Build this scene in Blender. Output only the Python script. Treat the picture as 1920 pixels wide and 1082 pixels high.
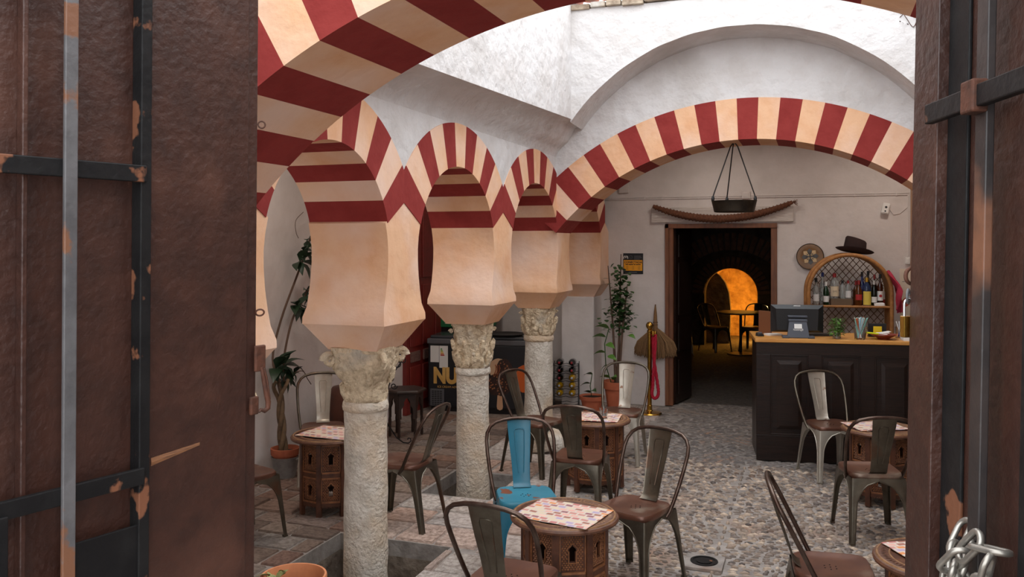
import bpy, math, random
from mathutils import Vector, Matrix, noise
random.seed(7)
PI = math.pi
R = math.radians
for o in list(bpy.data.objects): bpy.data.objects.remove(o)
scene = bpy.context.scene
COL = scene.collection

# ------------------------------------------------------------------ camera
PSI = R(19.6)                                  # the view is turned this far left of the courtyard axis
CAM_H = 2.0
cd = bpy.data.cameras.new('camera'); cam = bpy.data.objects.new('camera', cd); COL.objects.link(cam)
cam.location = (0, 0, CAM_H); cam.rotation_euler = (R(90), 0, PSI)
cd.sensor_width = 36; cd.lens = 30; cd.shift_y = -86 / 1920; cd.clip_start = .02
scene.camera = cam
# ------------------------------------------------------------------ sky: even overcast daylight
w = bpy.data.worlds.new('sky'); scene.world = w; w.use_nodes = True
bg = w.node_tree.nodes['Background']
bg.inputs[0].default_value = (0.93, 0.965, 1.0, 1); bg.inputs[1].default_value = 1.0
scene.view_settings.view_transform = 'Standard'; scene.view_settings.look = 'None'
scene.view_settings.gamma = 1; scene.view_settings.use_curve_mapping = False
scene.view_settings.exposure = 1.97

def P(xc, zc):                                  # plan position: xc to the right of the view axis, zc ahead of the camera
    return (xc * math.cos(PSI) - zc * math.sin(PSI), xc * math.sin(PSI) + zc * math.cos(PSI))
def heading(h):                                 # clockwise from the view axis, degrees
    return PSI - R(h)

# ------------------------------------------------------------------ materials
def lin(c):
    c = c / 255
    return c / 12.92 if c <= .04045 else ((c + .055) / 1.055) ** 2.4
def rgb(r, g, b): return (lin(r), lin(g), lin(b), 1)
class NT:
    def __init__(s, name):
        s.m = bpy.data.materials.new(name); s.m.use_nodes = True
        s.t = s.m.node_tree; s.b = s.t.nodes['Principled BSDF']
    def n(s, typ, **kw):
        nd = s.t.nodes.new(typ)
        for k, v in kw.items(): setattr(nd, k, v)
        return nd
    def l(s, a, b): s.t.links.new(a, b)
MATS = {}
def coords(N, rnd=True):
    tc = N.n('ShaderNodeTexCoord')
    if not rnd: return tc.outputs['Object']
    oi = N.n('ShaderNodeObjectInfo'); mu = N.n('ShaderNodeMath', operation='MULTIPLY'); mu.inputs[1].default_value = 37
    N.l(oi.outputs['Random'], mu.inputs[0])
    ad = N.n('ShaderNodeVectorMath', operation='ADD')
    N.l(tc.outputs['Object'], ad.inputs[0]); N.l(mu.outputs[0], ad.inputs[1])
    return ad.outputs[0]
def mat(name, c1, c2=None, rough=.6, metal=0, ns=6, lo=.4, hi=.65, bump=0, bs=40, bd=.01, c3=None, ns3=2.2, lo3=.55, hi3=.7, rough2=None, stretch=None, spec=None, rnd=True, alpha=None, trans=0, coat=0, emis=None, island=None):
    if name in MATS: return MATS[name]
    N = NT(name); b = N.b
    b.inputs['Base Color'].default_value = c1; b.inputs['Roughness'].default_value = rough; b.inputs['Metallic'].default_value = metal
    if spec is not None: b.inputs['Specular IOR Level'].default_value = spec
    if trans: b.inputs['Transmission Weight'].default_value = trans; b.inputs['IOR'].default_value = 1.45
    if coat: b.inputs['Coat Weight'].default_value = coat
    if emis: b.inputs['Emission Color'].default_value = emis[0]; b.inputs['Emission Strength'].default_value = emis[1]
    if c2 or bump or c3:
        v = coords(N, rnd)
        if stretch:
            mp = N.n('ShaderNodeMapping'); mp.inputs['Scale'].default_value = stretch; N.l(v, mp.inputs['Vector']); v = mp.outputs[0]
    col = None
    if c2:
        t = N.n('ShaderNodeTexNoise'); t.inputs['Scale'].default_value = ns; t.inputs['Detail'].default_value = 6; t.inputs['Roughness'].default_value = .62; N.l(v, t.inputs['Vector'])
        r = N.n('ShaderNodeValToRGB'); r.color_ramp.elements[0].position = lo; r.color_ramp.elements[1].position = hi
        r.color_ramp.elements[0].color = c1; r.color_ramp.elements[1].color = c2
        N.l(t.outputs['Fac'], r.inputs[0]); col = r.outputs[0]
        if rough2 is not None:
            mr = N.n('ShaderNodeMapRange'); mr.inputs[1].default_value = lo; mr.inputs[2].default_value = hi; mr.inputs[3].default_value = rough; mr.inputs[4].default_value = rough2
            N.l(t.outputs['Fac'], mr.inputs[0]); N.l(mr.outputs[0], b.inputs['Roughness'])
    if c3:
        t3 = N.n('ShaderNodeTexNoise'); t3.inputs['Scale'].default_value = ns3; t3.inputs['Detail'].default_value = 5; N.l(v, t3.inputs['Vector'])
        mr3 = N.n('ShaderNodeMapRange'); mr3.inputs[1].default_value = lo3; mr3.inputs[2].default_value = hi3; N.l(t3.outputs['Fac'], mr3.inputs[0])
        mx = N.n('ShaderNodeMix', data_type='RGBA'); mx.inputs[7].default_value = c3
        if col: N.l(col, mx.inputs[6])
        else: mx.inputs[6].default_value = c1
        N.l(mr3.outputs[0], mx.inputs[0]); col = mx.outputs[2]
    if island:
        g = N.n('ShaderNodeNewGeometry'); oi = N.n('ShaderNodeObjectInfo'); ad = N.n('ShaderNodeMath', operation='ADD'); fr = N.n('ShaderNodeMath', operation='FRACT')
        N.l(g.outputs['Random Per Island'], ad.inputs[0]); N.l(oi.outputs['Random'], ad.inputs[1]); N.l(ad.outputs[0], fr.inputs[0])
        r = N.n('ShaderNodeValToRGB'); e = r.color_ramp.elements; r.color_ramp.interpolation = 'LINEAR'
        e[0].color = island[0]; e[1].color = island[-1]
        for i, c in enumerate(island[1:-1]): q = e.new((i + 1) / (len(island) - 1)); q.color = c
        N.l(fr.outputs[0], r.inputs[0])
        mx = N.n('ShaderNodeMix', data_type='RGBA', blend_type='MULTIPLY'); mx.inputs[0].default_value = 1
        N.l(r.outputs[0], mx.inputs[6])
        if col: N.l(col, mx.inputs[7])
        else: mx.inputs[7].default_value = c1
        col = mx.outputs[2]
    if col: N.l(col, b.inputs['Base Color'])
    if bump:
        t = N.n('ShaderNodeTexNoise'); t.inputs['Scale'].default_value = bs; t.inputs['Detail'].default_value = 6; N.l(v, t.inputs['Vector'])
        bp = N.n('ShaderNodeBump'); bp.inputs['Strength'].default_value = bump; bp.inputs['Distance'].default_value = bd
        N.l(t.outputs['Fac'], bp.inputs['Height']); N.l(bp.outputs[0], b.inputs['Normal'])
    MATS[name] = N.m
    return N.m
PLAIN = {}
def flat(name, r, g, b, rough=.5, metal=0, **k): return mat(name, rgb(r, g, b), rough=rough, metal=metal, **k)

m_white = mat('white_plaster', rgb(215, 212, 211), rgb(205, 200, 197), rough=.9, ns=3, bump=.9, bs=9, bd=.03, c3=rgb(188, 182, 178), ns3=1.3, lo3=.6, hi3=.8, rnd=False, spec=.2)
m_wallin = mat('gallery_plaster', rgb(214, 206, 202), rgb(204, 196, 191), rough=.9, ns=3, bump=.45, bs=7, bd=.02, rnd=False, spec=.2)
m_cream = mat('cream_limewash', rgb(233, 187, 150), rgb(226, 173, 134), rough=.9, ns=5, bump=.5, bs=11, bd=.02, c3=rgb(236, 203, 182), ns3=2, lo3=.42, hi3=.68, spec=.2)
m_red = mat('red_limewash', rgb(146, 54, 50), rgb(134, 45, 42), rough=.85, ns=5, bump=.45, bs=14, bd=.015, spec=.25)
m_stone = mat('column_marble', rgb(216, 208, 196), rgb(190, 180, 166), rough=.85, ns=9, bump=1.0, bs=42, bd=.02, c3=rgb(208, 176, 138), ns3=1.6, lo3=.5, hi3=.72, spec=.2)
m_cap = mat('capital_limestone', rgb(222, 202, 172), rgb(168, 144, 116), rough=.92, ns=22, lo=.45, hi=.72, bump=1.0, bs=34, bd=.035, c3=rgb(196, 186, 170), ns3=3, spec=.15)
m_door = mat('brown_door_paint', rgb(58, 33, 25), rgb(46, 26, 20), rough=.42, ns=14, bump=.55, bs=60, bd=.006, c3=rgb(80, 50, 39), ns3=3, rnd=False)
m_iron = mat('black_iron_paint', rgb(17, 16, 17), rgb(26, 25, 25), spec=.25, rough=.5, ns=12, bump=.4, bs=60, bd=.004, c3=rgb(112, 72, 52), ns3=9, lo3=.6, hi3=.625)
m_ironbare = mat('worn_grey_iron', rgb(92, 90, 91), rgb(74, 72, 73), rough=.4, ns=12, bump=.4, bs=60, bd=.004, c3=rgb(112, 76, 56), ns3=8, lo3=.56, hi3=.59)
m_rust = mat('rusty_iron', rgb(92, 54, 38), rgb(62, 38, 28), rough=.7, metal=.3, ns=30, bump=.6, bs=80, bd=.004)
m_wood_dark = mat('counter_dark_wood', rgb(38, 23, 17), rgb(23, 14, 11), spec=.35, rough=.33, ns=4, bump=.3, bs=14, bd=.005, stretch=(1.2, 6, 14))
m_wood_top = mat('counter_pine_top', rgb(206, 148, 74), rgb(186, 124, 56), rough=.4, ns=3, stretch=(1, 9, 9))
m_frame = mat('brown_door_frame_wood', rgb(124, 76, 46), rgb(98, 58, 36), rough=.5, ns=4, stretch=(6, 6, .8))
m_brass = mat('brass', rgb(190, 150, 70), rough=.25, metal=1, c2=rgb(160, 120, 50), ns=8)
m_terra = mat('terracotta', rgb(176, 96, 64), rgb(158, 82, 54), rough=.75, ns=9, bump=.2, bs=50, bd=.004)
m_mortar = mat('grey_mortar', rgb(158, 151, 145), rgb(126, 119, 114), rough=.95, ns=7, bump=.7, bs=26, bd=.012, c3=rgb(150, 122, 104), ns3=1.5, rnd=False, spec=.15)
m_pit = mat('pit_earth', rgb(136, 124, 112), rgb(104, 92, 82), rough=.95, ns=6, bump=1, bs=14, bd=.03, rnd=False, spec=.1)
m_tile = mat('floor_terracotta', rgb(255, 252, 248), rgb(196, 188, 182), rough=.8, ns=7, bump=.6, bs=20, bd=.008, spec=.25,
             island=[rgb(134, 106, 94), rgb(138, 129, 123), rgb(148, 130, 118), rgb(112, 98, 91), rgb(146, 116, 101), rgb(146, 140, 135), rgb(128, 98, 86)])
m_slab = mat('worn_paving', rgb(255, 252, 250), rgb(190, 182, 176), rough=.85, ns=9, bump=.8, bs=16, bd=.012, spec=.2,
             island=[rgb(196, 190, 184), rgb(200, 180, 168), rgb(182, 176, 170), rgb(198, 168, 152), rgb(190, 182, 176), rgb(196, 186, 180)])
m_pebble = mat('pebbles', rgb(255, 250, 245), rgb(206, 198, 190), rough=.55, ns=30, spec=.35,
               island=[rgb(98, 92, 90), rgb(160, 145, 132), rgb(118, 110, 106), rgb(192, 176, 158), rgb(86, 81, 81), rgb(142, 130, 122), rgb(212, 196, 178), rgb(110, 92, 81), rgb(164, 153, 144)])
m_gun = mat('raw_steel', rgb(108, 101, 89), rgb(86, 77, 66), rough=.3, metal=.85, ns=6, c3=rgb(104, 70, 52), ns3=4, lo3=.58, hi3=.72, rough2=.42)
m_gunlight = mat('pale_raw_steel', rgb(178, 170, 157), rgb(160, 150, 136), rough=.38, metal=.55, ns=6, c3=rgb(120, 84, 62), ns3=9, lo3=.64, hi3=.7)
m_tube = mat('rusty_tube', rgb(76, 57, 49), rgb(100, 86, 77), rough=.32, metal=.85, ns=9)
m_seat = mat('rust_brown_seat', rgb(104, 68, 52), rgb(88, 56, 45), rough=.33, metal=.35, ns=7, c3=rgb(150, 136, 120), ns3=3.2, lo3=.6, hi3=.75)
m_blue = mat('blue_paint', rgb(38, 106, 128), rgb(34, 98, 119), rough=.38, ns=6)
m_blueseat = mat('chipped_blue_paint', rgb(48, 124, 146), rgb(45, 118, 140), rough=.4, ns=6, c3=rgb(120, 68, 48), ns3=7, lo3=.615, hi3=.635)
m_dark = flat('dark_hole', 12, 10, 9, .9)
m_carved = mat('carved_sheesham_wood', rgb(90, 51, 31), rgb(60, 32, 20), rough=.5, ns=12, bump=.3, bs=50, bd=.004)
m_fret = mat('carved_fretwork_wood', rgb(146, 95, 58), rgb(110, 66, 39), rough=.55, ns=25)
m_tabletop = mat('worn_table_top', rgb(104, 66, 45), rgb(76, 45, 31), rough=.5, ns=14, bump=.6, bs=70, bd=.004)
m_leaf = mat('green_leaf', rgb(52, 88, 40), rgb(38, 66, 32), rough=.45, ns=8)
m_leafl = mat('light_green_leaf', rgb(92, 136, 52), rgb(70, 112, 42), rough=.45, ns=8)
m_leafd = mat('dark_green_leaf', rgb(34, 56, 34), rgb(26, 44, 28), rough=.42, ns=8)
m_bark = mat('plant_bark', rgb(112, 88, 62), rgb(80, 62, 46), rough=.85, ns=12, bump=.6, bs=60)
m_twig = mat('twig', rgb(88, 66, 52), rough=.85)
m_soil = mat('soil', rgb(50, 38, 30), rgb(34, 26, 20), rough=.95, ns=30, bump=.8, bs=60)
m_galv = mat('galvanised_steel', rgb(166, 166, 164), rgb(138, 138, 136), rough=.45, metal=.35, ns=10)
m_black = flat('black_metal', 16, 16, 17, .42)
m_plastic = flat('black_plastic', 20, 20, 22, .35)
m_paper = flat('white_paper', 226, 224, 220, .8)
m_glass = mat('clear_glass', (1, 1, 1, 1), rough=.02, trans=1)
m_rope = mat('crimson_rope', rgb(178, 16, 48), rgb(150, 10, 40), rough=.85, ns=60)
m_straw = mat('straw', rgb(235, 230, 225), rgb(190, 180, 170), rough=.9, ns=40, stretch=(8, 8, 1), island=[rgb(150, 116, 78), rgb(176, 142, 102), rgb(118, 88, 58), rgb(164, 130, 92)])
m_rattan = mat('rattan', rgb(176, 122, 66), rgb(150, 98, 50), rough=.55, ns=20)
m_rattand = mat('rattan_lattice', rgb(112, 86, 64), rough=.7)
m_cave = mat('cave_masonry', rgb(88, 74, 64), rgb(58, 48, 42), rough=.95, ns=5, bump=1, bs=9, bd=.05, rnd=False)
m_brickd = mat('cave_brick', rgb(122, 88, 68), rgb(92, 66, 52), rough=.95, ns=12, bump=.6, bs=30)
m_reddoor = mat('red_painted_door', rgb(128, 40, 34), rgb(112, 34, 30), rough=.5, ns=6)
m_freezer = flat('freezer_black_print', 27, 28, 33, .4)
m_greytrim = flat('freezer_grey_trim', 88, 88, 92, .45)
m_gold = mat('gold_print', rgb(206, 160, 84), rgb(226, 184, 108), rough=.5, ns=7)
m_steel = mat('chain_steel', rgb(168, 164, 156), rgb(140, 134, 126), rough=.35, metal=.8, ns=20)
m_chrome = flat('chrome', 220, 220, 222, .12, 1)

# ------------------------------------------------------------------ mesh building
class MB:
    def __init__(s): s.v = []; s.f = []
    def add(s, vs, fs):
        k = len(s.v); s.v += [tuple(v) for v in vs]; s.f += [tuple(i + k for i in f) for f in fs]; return s
    def box(s, x0, x1, y0, y1, z0, z1, M=None):
        vs = [Vector((x, y, z)) for z in (z0, z1) for y in (y0, y1) for x in (x0, x1)]
        if M: vs = [M @ v for v in vs]
        return s.add(vs, [(0, 2, 3, 1), (4, 5, 7, 6), (0, 1, 5, 4), (2, 6, 7, 3), (0, 4, 6, 2), (1, 3, 7, 5)])
    def loft(s, rings, cap0=True, cap1=True, closed=True):
        n = len(rings[0]); vs = [p for r in rings for p in r]; fs = []
        for i in range(len(rings) - 1):
            for j in range(n if closed else n - 1):
                k = (j + 1) % n; fs.append((i * n + j, i * n + k, (i + 1) * n + k, (i + 1) * n + j))
        if cap0: fs.append(tuple(reversed(range(n))))
        if cap1: fs.append(tuple((len(rings) - 1) * n + j for j in range(n)))
        return s.add(vs, fs)
    def lathe(s, prof, n=24, c=(0, 0), cap0=True, cap1=True):
        return s.loft([[(c[0] + r * math.cos(2 * PI * j / n), c[1] + r * math.sin(2 * PI * j / n), z) for j in range(n)] for r, z in prof], cap0, cap1)
    def tube(s, path, rad, n=8, cap=True, closed=False):
        path = [Vector(p) for p in path]; m = len(path); rings = []
        rad = rad if isinstance(rad, (list, tuple)) else [rad] * m
        up = None
        for i, p in enumerate(path):
            if closed: d = path[(i + 1) % m] - path[i - 1]
            else: d = path[min(i + 1, m - 1)] - path[max(i - 1, 0)]
            d.normalize()
            if up is None:
                up = Vector((0, 0, 1)) if abs(d.z) < .9 else Vector((1, 0, 0))
            a = (up - d * up.dot(d)); a.normalize(); b = d.cross(a); up = a
            rings.append([p + (a * math.cos(2 * PI * j / n) + b * math.sin(2 * PI * j / n)) * rad[i] for j in range(n)])
        if closed: rings.append(rings[0]); return s.loft(rings, False, False)
        return s.loft(rings, cap, cap)
    def prism(s, poly, axis, a0, a1):
        # poly in the two other axes, extruded along axis (0 x, 1 y, 2 z); polygon must be convex or simple
        def mk(p, a):
            return {0: (a, p[0], p[1]), 1: (p[0], a, p[1]), 2: (p[0], p[1], a)}[axis]
        n = len(poly)
        vs = [mk(p, a0) for p in poly] + [mk(p, a1) for p in poly]
        fs = [tuple(range(n)), tuple(range(2 * n - 1, n - 1, -1))] + [(j, j + n, (j + 1) % n + n, (j + 1) % n) for j in range(n)]
        return s.add(vs, fs)
    def mesh(s, name, m=None, smooth=None):
        me = bpy.data.meshes.new(name); me.from_pydata(s.v, [], s.f); me.update()
        import bmesh
        b = bmesh.new(); b.from_mesh(me); bmesh.ops.recalc_face_normals(b, faces=b.faces[:]); b.to_mesh(me); b.free()
        if m: me.materials.append(m)
        if smooth is not None:
            me.shade_smooth(); me.set_sharp_from_angle(angle=R(smooth))
        return me
    def build(s, name, m=None, parent=None, smooth=None, bevel=0, **k):
        return link(name, s.mesh(name, m, smooth), parent, bevel=bevel, **k)
def link(name, me, parent=None, loc=None, rot=None, scale=None, bevel=0):
    o = bpy.data.objects.new(name, me); COL.objects.link(o)
    if parent: o.parent = parent
    if loc: o.location = loc
    if rot: o.rotation_euler = rot
    if scale: o.scale = scale
    if bevel:
        md = o.modifiers.new('bevel', 'BEVEL'); md.width = bevel; md.segments = 2; md.limit_method = 'ANGLE'; md.angle_limit = R(40)
    return o
def tag(o, label=None, cat=None, group=None, kind=None):
    if label: o['label'] = label
    if cat: o['category'] = cat
    if group: o['group'] = group
    if kind: o['kind'] = kind
    return o
def thing(name, label, cat, loc=(0, 0, 0), rz=0, group=None, rot=None):
    o = bpy.data.objects.new(name, None); COL.objects.link(o); o.empty_display_size = .1
    o.location = loc; o.rotation_euler = rot or (0, 0, rz)
    return tag(o, label, cat, group)
def structure(name, label=None, mb=None, m=None, parent=None, cat=None, smooth=None, loc=(0, 0, 0), rz=0):
    if mb: o = mb.build(name, m, parent, smooth)
    else: o = bpy.data.objects.new(name, None); COL.objects.link(o)
    o.location = loc; o.rotation_euler = (0, 0, rz)
    return tag(o, label, cat, kind='structure')
def copytree(o, parent=None):
    c = o.copy(); COL.objects.link(c); c.parent = parent
    for ch in list(o.children): copytree(ch, c)
    return c
def text(s, size, m, parent, loc, rot, ext=.001, name='lettering', bold=0, align='LEFT', sx=1):
    cu = bpy.data.curves.new('t', 'FONT'); cu.body = s; cu.size = size; cu.extrude = ext; cu.offset = bold; cu.align_x = align
    o = bpy.data.objects.new('t', cu); COL.objects.link(o)
    dg = bpy.context.evaluated_depsgraph_get(); me = bpy.data.meshes.new_from_object(o.evaluated_get(dg))
    bpy.data.objects.remove(o); me.materials.clear(); me.materials.append(m)
    return link(name, me, parent, loc, rot, (sx, 1, 1))

# ==================================================================  STRUCTURE
XF, XB = -2.46, -3.0                 # arcade wall: courtyard face and gallery face
XC = -2.73
PY = [3.20, 4.86, 6.68, 8.50, 10.32]
BAY = 1.82
LW = -4.5                            # left gallery wall
BW = 10.53                           # back gallery wall
RF, RB = 1.26, 1.80                  # right arcade
RW = 3.4
YB0, YB1 = 8.23, 8.77                # back arch wall
YE0, YE1 = 2.64, 3.26                # entry arch wall

# ---- horseshoe arches of the side arcades
ZC, AI, BI, AE, BE, ZF = 1.92, .705, .635, 1.10, .95, 1.75
def ray_ell(phi, a, b):
    c, s = math.cos(phi), math.sin(phi); d = ZF - ZC
    A = (c / a) ** 2 + (s / b) ** 2; B = 2 * d * s / b ** 2; C = (d / b) ** 2 - 1
    return (-B + math.sqrt(B * B - 4 * A * C)) / (2 * A)
PHI0 = math.atan2(2.12 - ZF, AI * math.sqrt(1 - ((2.12 - ZC) / BI) ** 2))
def outer(phi):
    r = ray_ell(phi, AE, BE); c = abs(math.cos(phi))
    if c > 1e-6: r = min(r, BAY / 2 / c)
    return (r * math.cos(phi), ZF + r * math.sin(phi))
def inner(phi):
    r = ray_ell(phi, AI, BI); return (r * math.cos(phi), ZF + r * math.sin(phi))
NV = 11
# corner ray where the extrados reaches the pier axis
zv = ZC + BE * math.sqrt(1 - (BAY / 2 / AE) ** 2); PHIV = math.atan2(zv - ZF, BAY / 2)
def vouss_mesh(i, x0, x1):
    a0 = PHI0 + (PI - 2 * PHI0) * i / NV; a1 = PHI0 + (PI - 2 * PHI0) * (i + 1) / NV
    an = sorted(set([a0 + (a1 - a0) * k / 4 for k in range(5)] + [q for q in (PHIV, PI - PHIV) if a0 < q < a1]))
    mb = MB(); rings = []
    for a in an:
        p, q = inner(a), outer(a)
        rings.append([(x0, p[0], p[1]), (x1, p[0], p[1]), (x1, q[0], q[1]), (x0, q[0], q[1])])
    mb.loft(rings)
    return mb.mesh('voussoir', m_red if i % 2 == 0 else m_cream)
def pier_mesh(hx, full=True):
    lv = [(1.325, .17, .17), (1.485, .275, .28), (1.495, .288, .287), (1.535, .288, .285), (1.60, .262, hx), (1.68, .238, hx), (1.78, .217, hx), (1.88, .206, hx), (1.96, .2055, hx), (2.04, .2175, hx), (2.12, BAY / 2 - AI * math.sqrt(1 - ((2.12 - ZC) / BI) ** 2), hx)]
    mb = MB(); rings = []
    for z, hy, h in lv: rings.append([(-h, -hy, z), (h, -hy, z), (h, hy, z), (-h, hy, z)])
    mb.loft(rings, True, False)
    zt = ZF + BAY / 2 * math.tan(PHI0); hy = lv[-1][1]; z = 2.12
    mb.add([(-hx, -hy, z), (hx, -hy, z), (hx, hy, z), (-hx, hy, z), (-hx, 0, zt), (hx, 0, zt)], [(0, 1, 5, 4), (2, 3, 4, 5), (1, 2, 5), (3, 0, 4)])
    return mb.mesh('pier', m_cream, 30)
def arcade(name, label, x0, x1, proud, pys, side):
    # spandrel wall above the arches is the thing itself, voussoirs and piers are its parts
    mb = MB(); xa, xb = min(x0, x1), max(x0, x1)
    n = 48
    for y, yn in zip(pys, pys[1:]):
        yc = (y + yn) / 2; k_ = (yn - y) / BAY; pts = []
        an = [PHI0 + (PI - 2 * PHI0) * k / n for k in range(n + 1)]
        pts = [outer(a) for a in sorted(set([a for a in an if PHIV <= a <= PI - PHIV] + [PHIV, PI - PHIV]))]
        lo = [[(xa, yc + p[0] * k_, p[1]), (xb, yc + p[0] * k_, p[1])] for p in pts]; ztop = 2.9
        rings = [[a, b, (b[0], b[1], ztop), (a[0], a[1], ztop)] for a, b in lo]
        mb.loft(rings)
    o = structure(name, label, mb, m_white)
    vm = [vouss_mesh(i, -(xb - xa) / 2 - proud, (xb - xa) / 2 + proud) for i in range(NV)]
    pm = pier_mesh((xb - xa) / 2 + .001)
    for y, yn in zip(pys, pys[1:]):
        for me in vm: link('voussoir', me, o, ((xa + xb) / 2, (y + yn) / 2, 0), None, (1, (yn - y) / BAY, 1))
    for y in pys: link('pier', pm, o, ((xa + xb) / 2, y, 0))
    return o
arcade('wall_left_arcade', 'white wall over the row of small red and cream horseshoe arches', XB, XF, .006, PY, 1)
arcade('wall_right_arcade', 'white wall over horseshoe arches opposite, behind the right door leaf', RF, RB, .006, PY, -1)

# ---- wide striped arches (entry and back)
CX, CZ, RI, RO, HALF, NW = -.60, .535, 2.43, 2.815, R(49.95), 25
XL, XR = XF - .3, RF + .3
def wide_arch(name, label, y0, y1, ztop):
    mb = MB(); rings = []
    n = 60
    for k in range(n + 1):
        a = -HALF + 2 * HALF * k / n
        x, z = CX + RO * math.sin(a), CZ + RO * math.cos(a)
        rings.append([(x, y0, z), (x, y1, z), (x, y1, ztop), (x, y0, ztop)])
    mb.loft(rings)
    o = structure(name, label, mb, m_white)
    st = 2 * HALF / NW; ms = []
    for i in range(NW):
        a0 = -HALF + st * i; mv = MB(); rr = []
        for k in range(5):
            a = a0 + st * k / 4; s, c = math.sin(a), math.cos(a)
            rr.append([(CX + RI * s, y0 - .008, CZ + RI * c), (CX + RI * s, y1 + .008, CZ + RI * c), (CX + RO * s, y1 + .008, CZ + RO * c), (CX + RO * s, y0 - .008, CZ + RO * c)])
        mv.loft(rr); mv.build('voussoir', m_red if i % 2 == 0 else m_cream, o)
    return o
wide_arch('wall_front_arch', 'near white wall carried by the big red and cream entry arch', YE0, YE1, 4.2)
wide_arch('wall_back_arch', 'white recessed wall over the wide striped arch before the counter', YB0, YB1, 4.2)

# ---- upper courtyard walls, overhanging
UL, UR, UY = -2.18, .92, 7.8
mb = MB()
st = [3.3 + (YB0 - 3.3) * k / 10 for k in range(11)]
rings = []
for y in st:
    zb = 3.03 + .14 * min(1, (y - 4.2) / 3.6)
    rings.append([(XF - .3, y, 2.9), (XF, y, 2.86), (XF + .02, y, 2.91), (XF + .06, y, 2.955), (XF + .12, y, 3.0), (XF + .20, y, zb - .028), (UL, y, zb), (UL, y, 4.6), (XF - .3, y, 4.6)])
mb.loft(rings); structure('wall_left_upper', 'bright white upper courtyard wall overhanging the small arches', mb, m_white, smooth=40)
mb = MB()
rings = [[(RF + .3, y, 2.9), (RF, y, 2.875), (UR, y, 3.12), (UR, y, 4.6), (RF + .3, y, 4.6)] for y in (3.3, YB0)]
mb.loft(rings); structure('wall_right_upper', 'white upper courtyard wall on the side of the right door leaf', mb, m_white)
mb = MB(); RC = (-.64, 2.01, 1.92); rings = []
n = 48; xs = [UL - .01 + (UR - UL + .02) * k / n for k in range(n + 1)]
for x in xs:
    z = RC[1] + math.sqrt(max(0, RC[2] ** 2 - (x - RC[0]) ** 2))
    z += .012 * noise.noise(Vector((x * 4, 0, 3)))
    rings.append([(x, UY, z), (x, YB0 + .01, z - .02), (x, YB0 + .01, 4.2), (x, UY, 4.2)])
mb.loft(rings); structure('wall_back_upper', 'bright white upper back wall with the wide blind arch', mb, m_white)
# ---- eaves: broken tile and stone course on the back wall
ev = structure('trim_1', 'weathered tile and stone eaves on top of the back wall')
m_eave = mat('weathered_eaves', rgb(176, 160, 140), rgb(128, 110, 92), rough=.95, ns=9, bump=1, bs=20, bd=.02, c3=rgb(196, 190, 182), ns3=3)
x = UL
while x < UR:
    wd = random.uniform(.14, .3); zz = random.uniform(-.012, .014)
    MB().box(x, x + wd - .012, UY - .03 + random.uniform(-.02, .015), UY + .3, 4.2 + zz, 4.25 + zz).build('eaves_stone', m_eave, ev, bevel=.006)
    x += wd
x = UL + .06
while x < UR:
    r = .075
    mb = MB(); sec = []
    for rr in (r, r - .018): sec.append([(x + rr * math.cos(PI * k / 8), rr * .7 * math.sin(PI * k / 8)) for k in range(9)])
    poly = sec[0] + sec[1][::-1]
    yy = UY - .05 + random.uniform(-.02, .02)
    mb.loft([[(p[0], yy, 4.255 + p[1]) for p in poly], [(p[0], yy + .45, 4.36 + p[1]) for p in poly]])
    mb.build('roof_tile', m_terra, ev); x += .165
# ---- gallery walls, ceilings
def wallbox(name, label, b, m=m_wallin): return structure(name, label, MB().box(*b), m)
wallbox('wall_left', 'shaded white plaster wall of the left gallery', (LW - .2, LW, .5, BW + .2, -.2, 3.6))
wallbox('wall_right', 'white plaster wall of the right gallery', (RW, RW + .2, .5, BW + .2, -.2, 3.6))
ceil = MB()
ceil.box(LW, XB, .5, BW, 3.3, 3.42); ceil.box(XB, RB, YB1, BW, 3.3, 3.42); ceil.box(RB, RW, .5, BW, 3.3, 3.42)
structure('ceiling', 'white gallery ceilings around the open courtyard', ceil, m_wallin)
# bits of wall closing the corners above the arches
up = MB(); up.box(XB, XF - .3, 3.3, BW, 2.89, 4.2); up.box(XB, XF, YB1, BW, 2.89, 3.35); up.box(RF + .3, RB, 3.3, BW, 2.89, 4.2); up.box(XB - .0, XF, .5, YE1, 2.2, 4.2); up.box(RF, RB, .5, YE1, 2.2, 4.2)
up.box(XB, XF + .0, YE0, YE1, 2.2, 4.2)
structure('wall_corner_infill', 'white plaster filling above the gallery corners', up, m_white)
wallbox('wall_light_stop_left', 'unseen wall added to keep stray light out of the entrance passage, left', (-2.75, -2.55, .6, 2.6, 0, 3.4))  # unseen passage side walls, added to stop light leaking in
wallbox('wall_light_stop_right', 'unseen wall added to keep stray light out of the entrance passage, right', (1.45, 1.65, .6, 2.6, 0, 3.4))
# back wall with doorway
DX0, DX1, DZ = -1.745, -.43, 2.23
bwm = MB(); bwm.box(LW, DX0, BW, BW + .3, -.2, 3.6); bwm.box(DX1, RW, BW, BW + .3, -.2, 3.6); bwm.box(DX0, DX1, BW, BW + .3, DZ, 3.6)
structure('wall_back', 'white plaster back wall around the dark doorway', bwm, m_wallin)
MB().box(XB + .04, XF - .085, 10.12, BW, 0, 1.34).build('pilaster', m_wallin, bpy.data.objects['wall_back'], bevel=.015)
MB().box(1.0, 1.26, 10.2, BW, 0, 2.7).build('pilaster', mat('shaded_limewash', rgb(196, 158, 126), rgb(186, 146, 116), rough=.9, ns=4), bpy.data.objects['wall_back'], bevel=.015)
# front wall of the house with the entrance opening
fw = MB(); fw.box(-6, -1.5, .3, .55, 0, 4.4); fw.box(.5, 6, .3, .55, 0, 4.4)
structure('wall_front', 'street wall around the entrance where the two leaves hang', fw, m_wallin)

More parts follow.
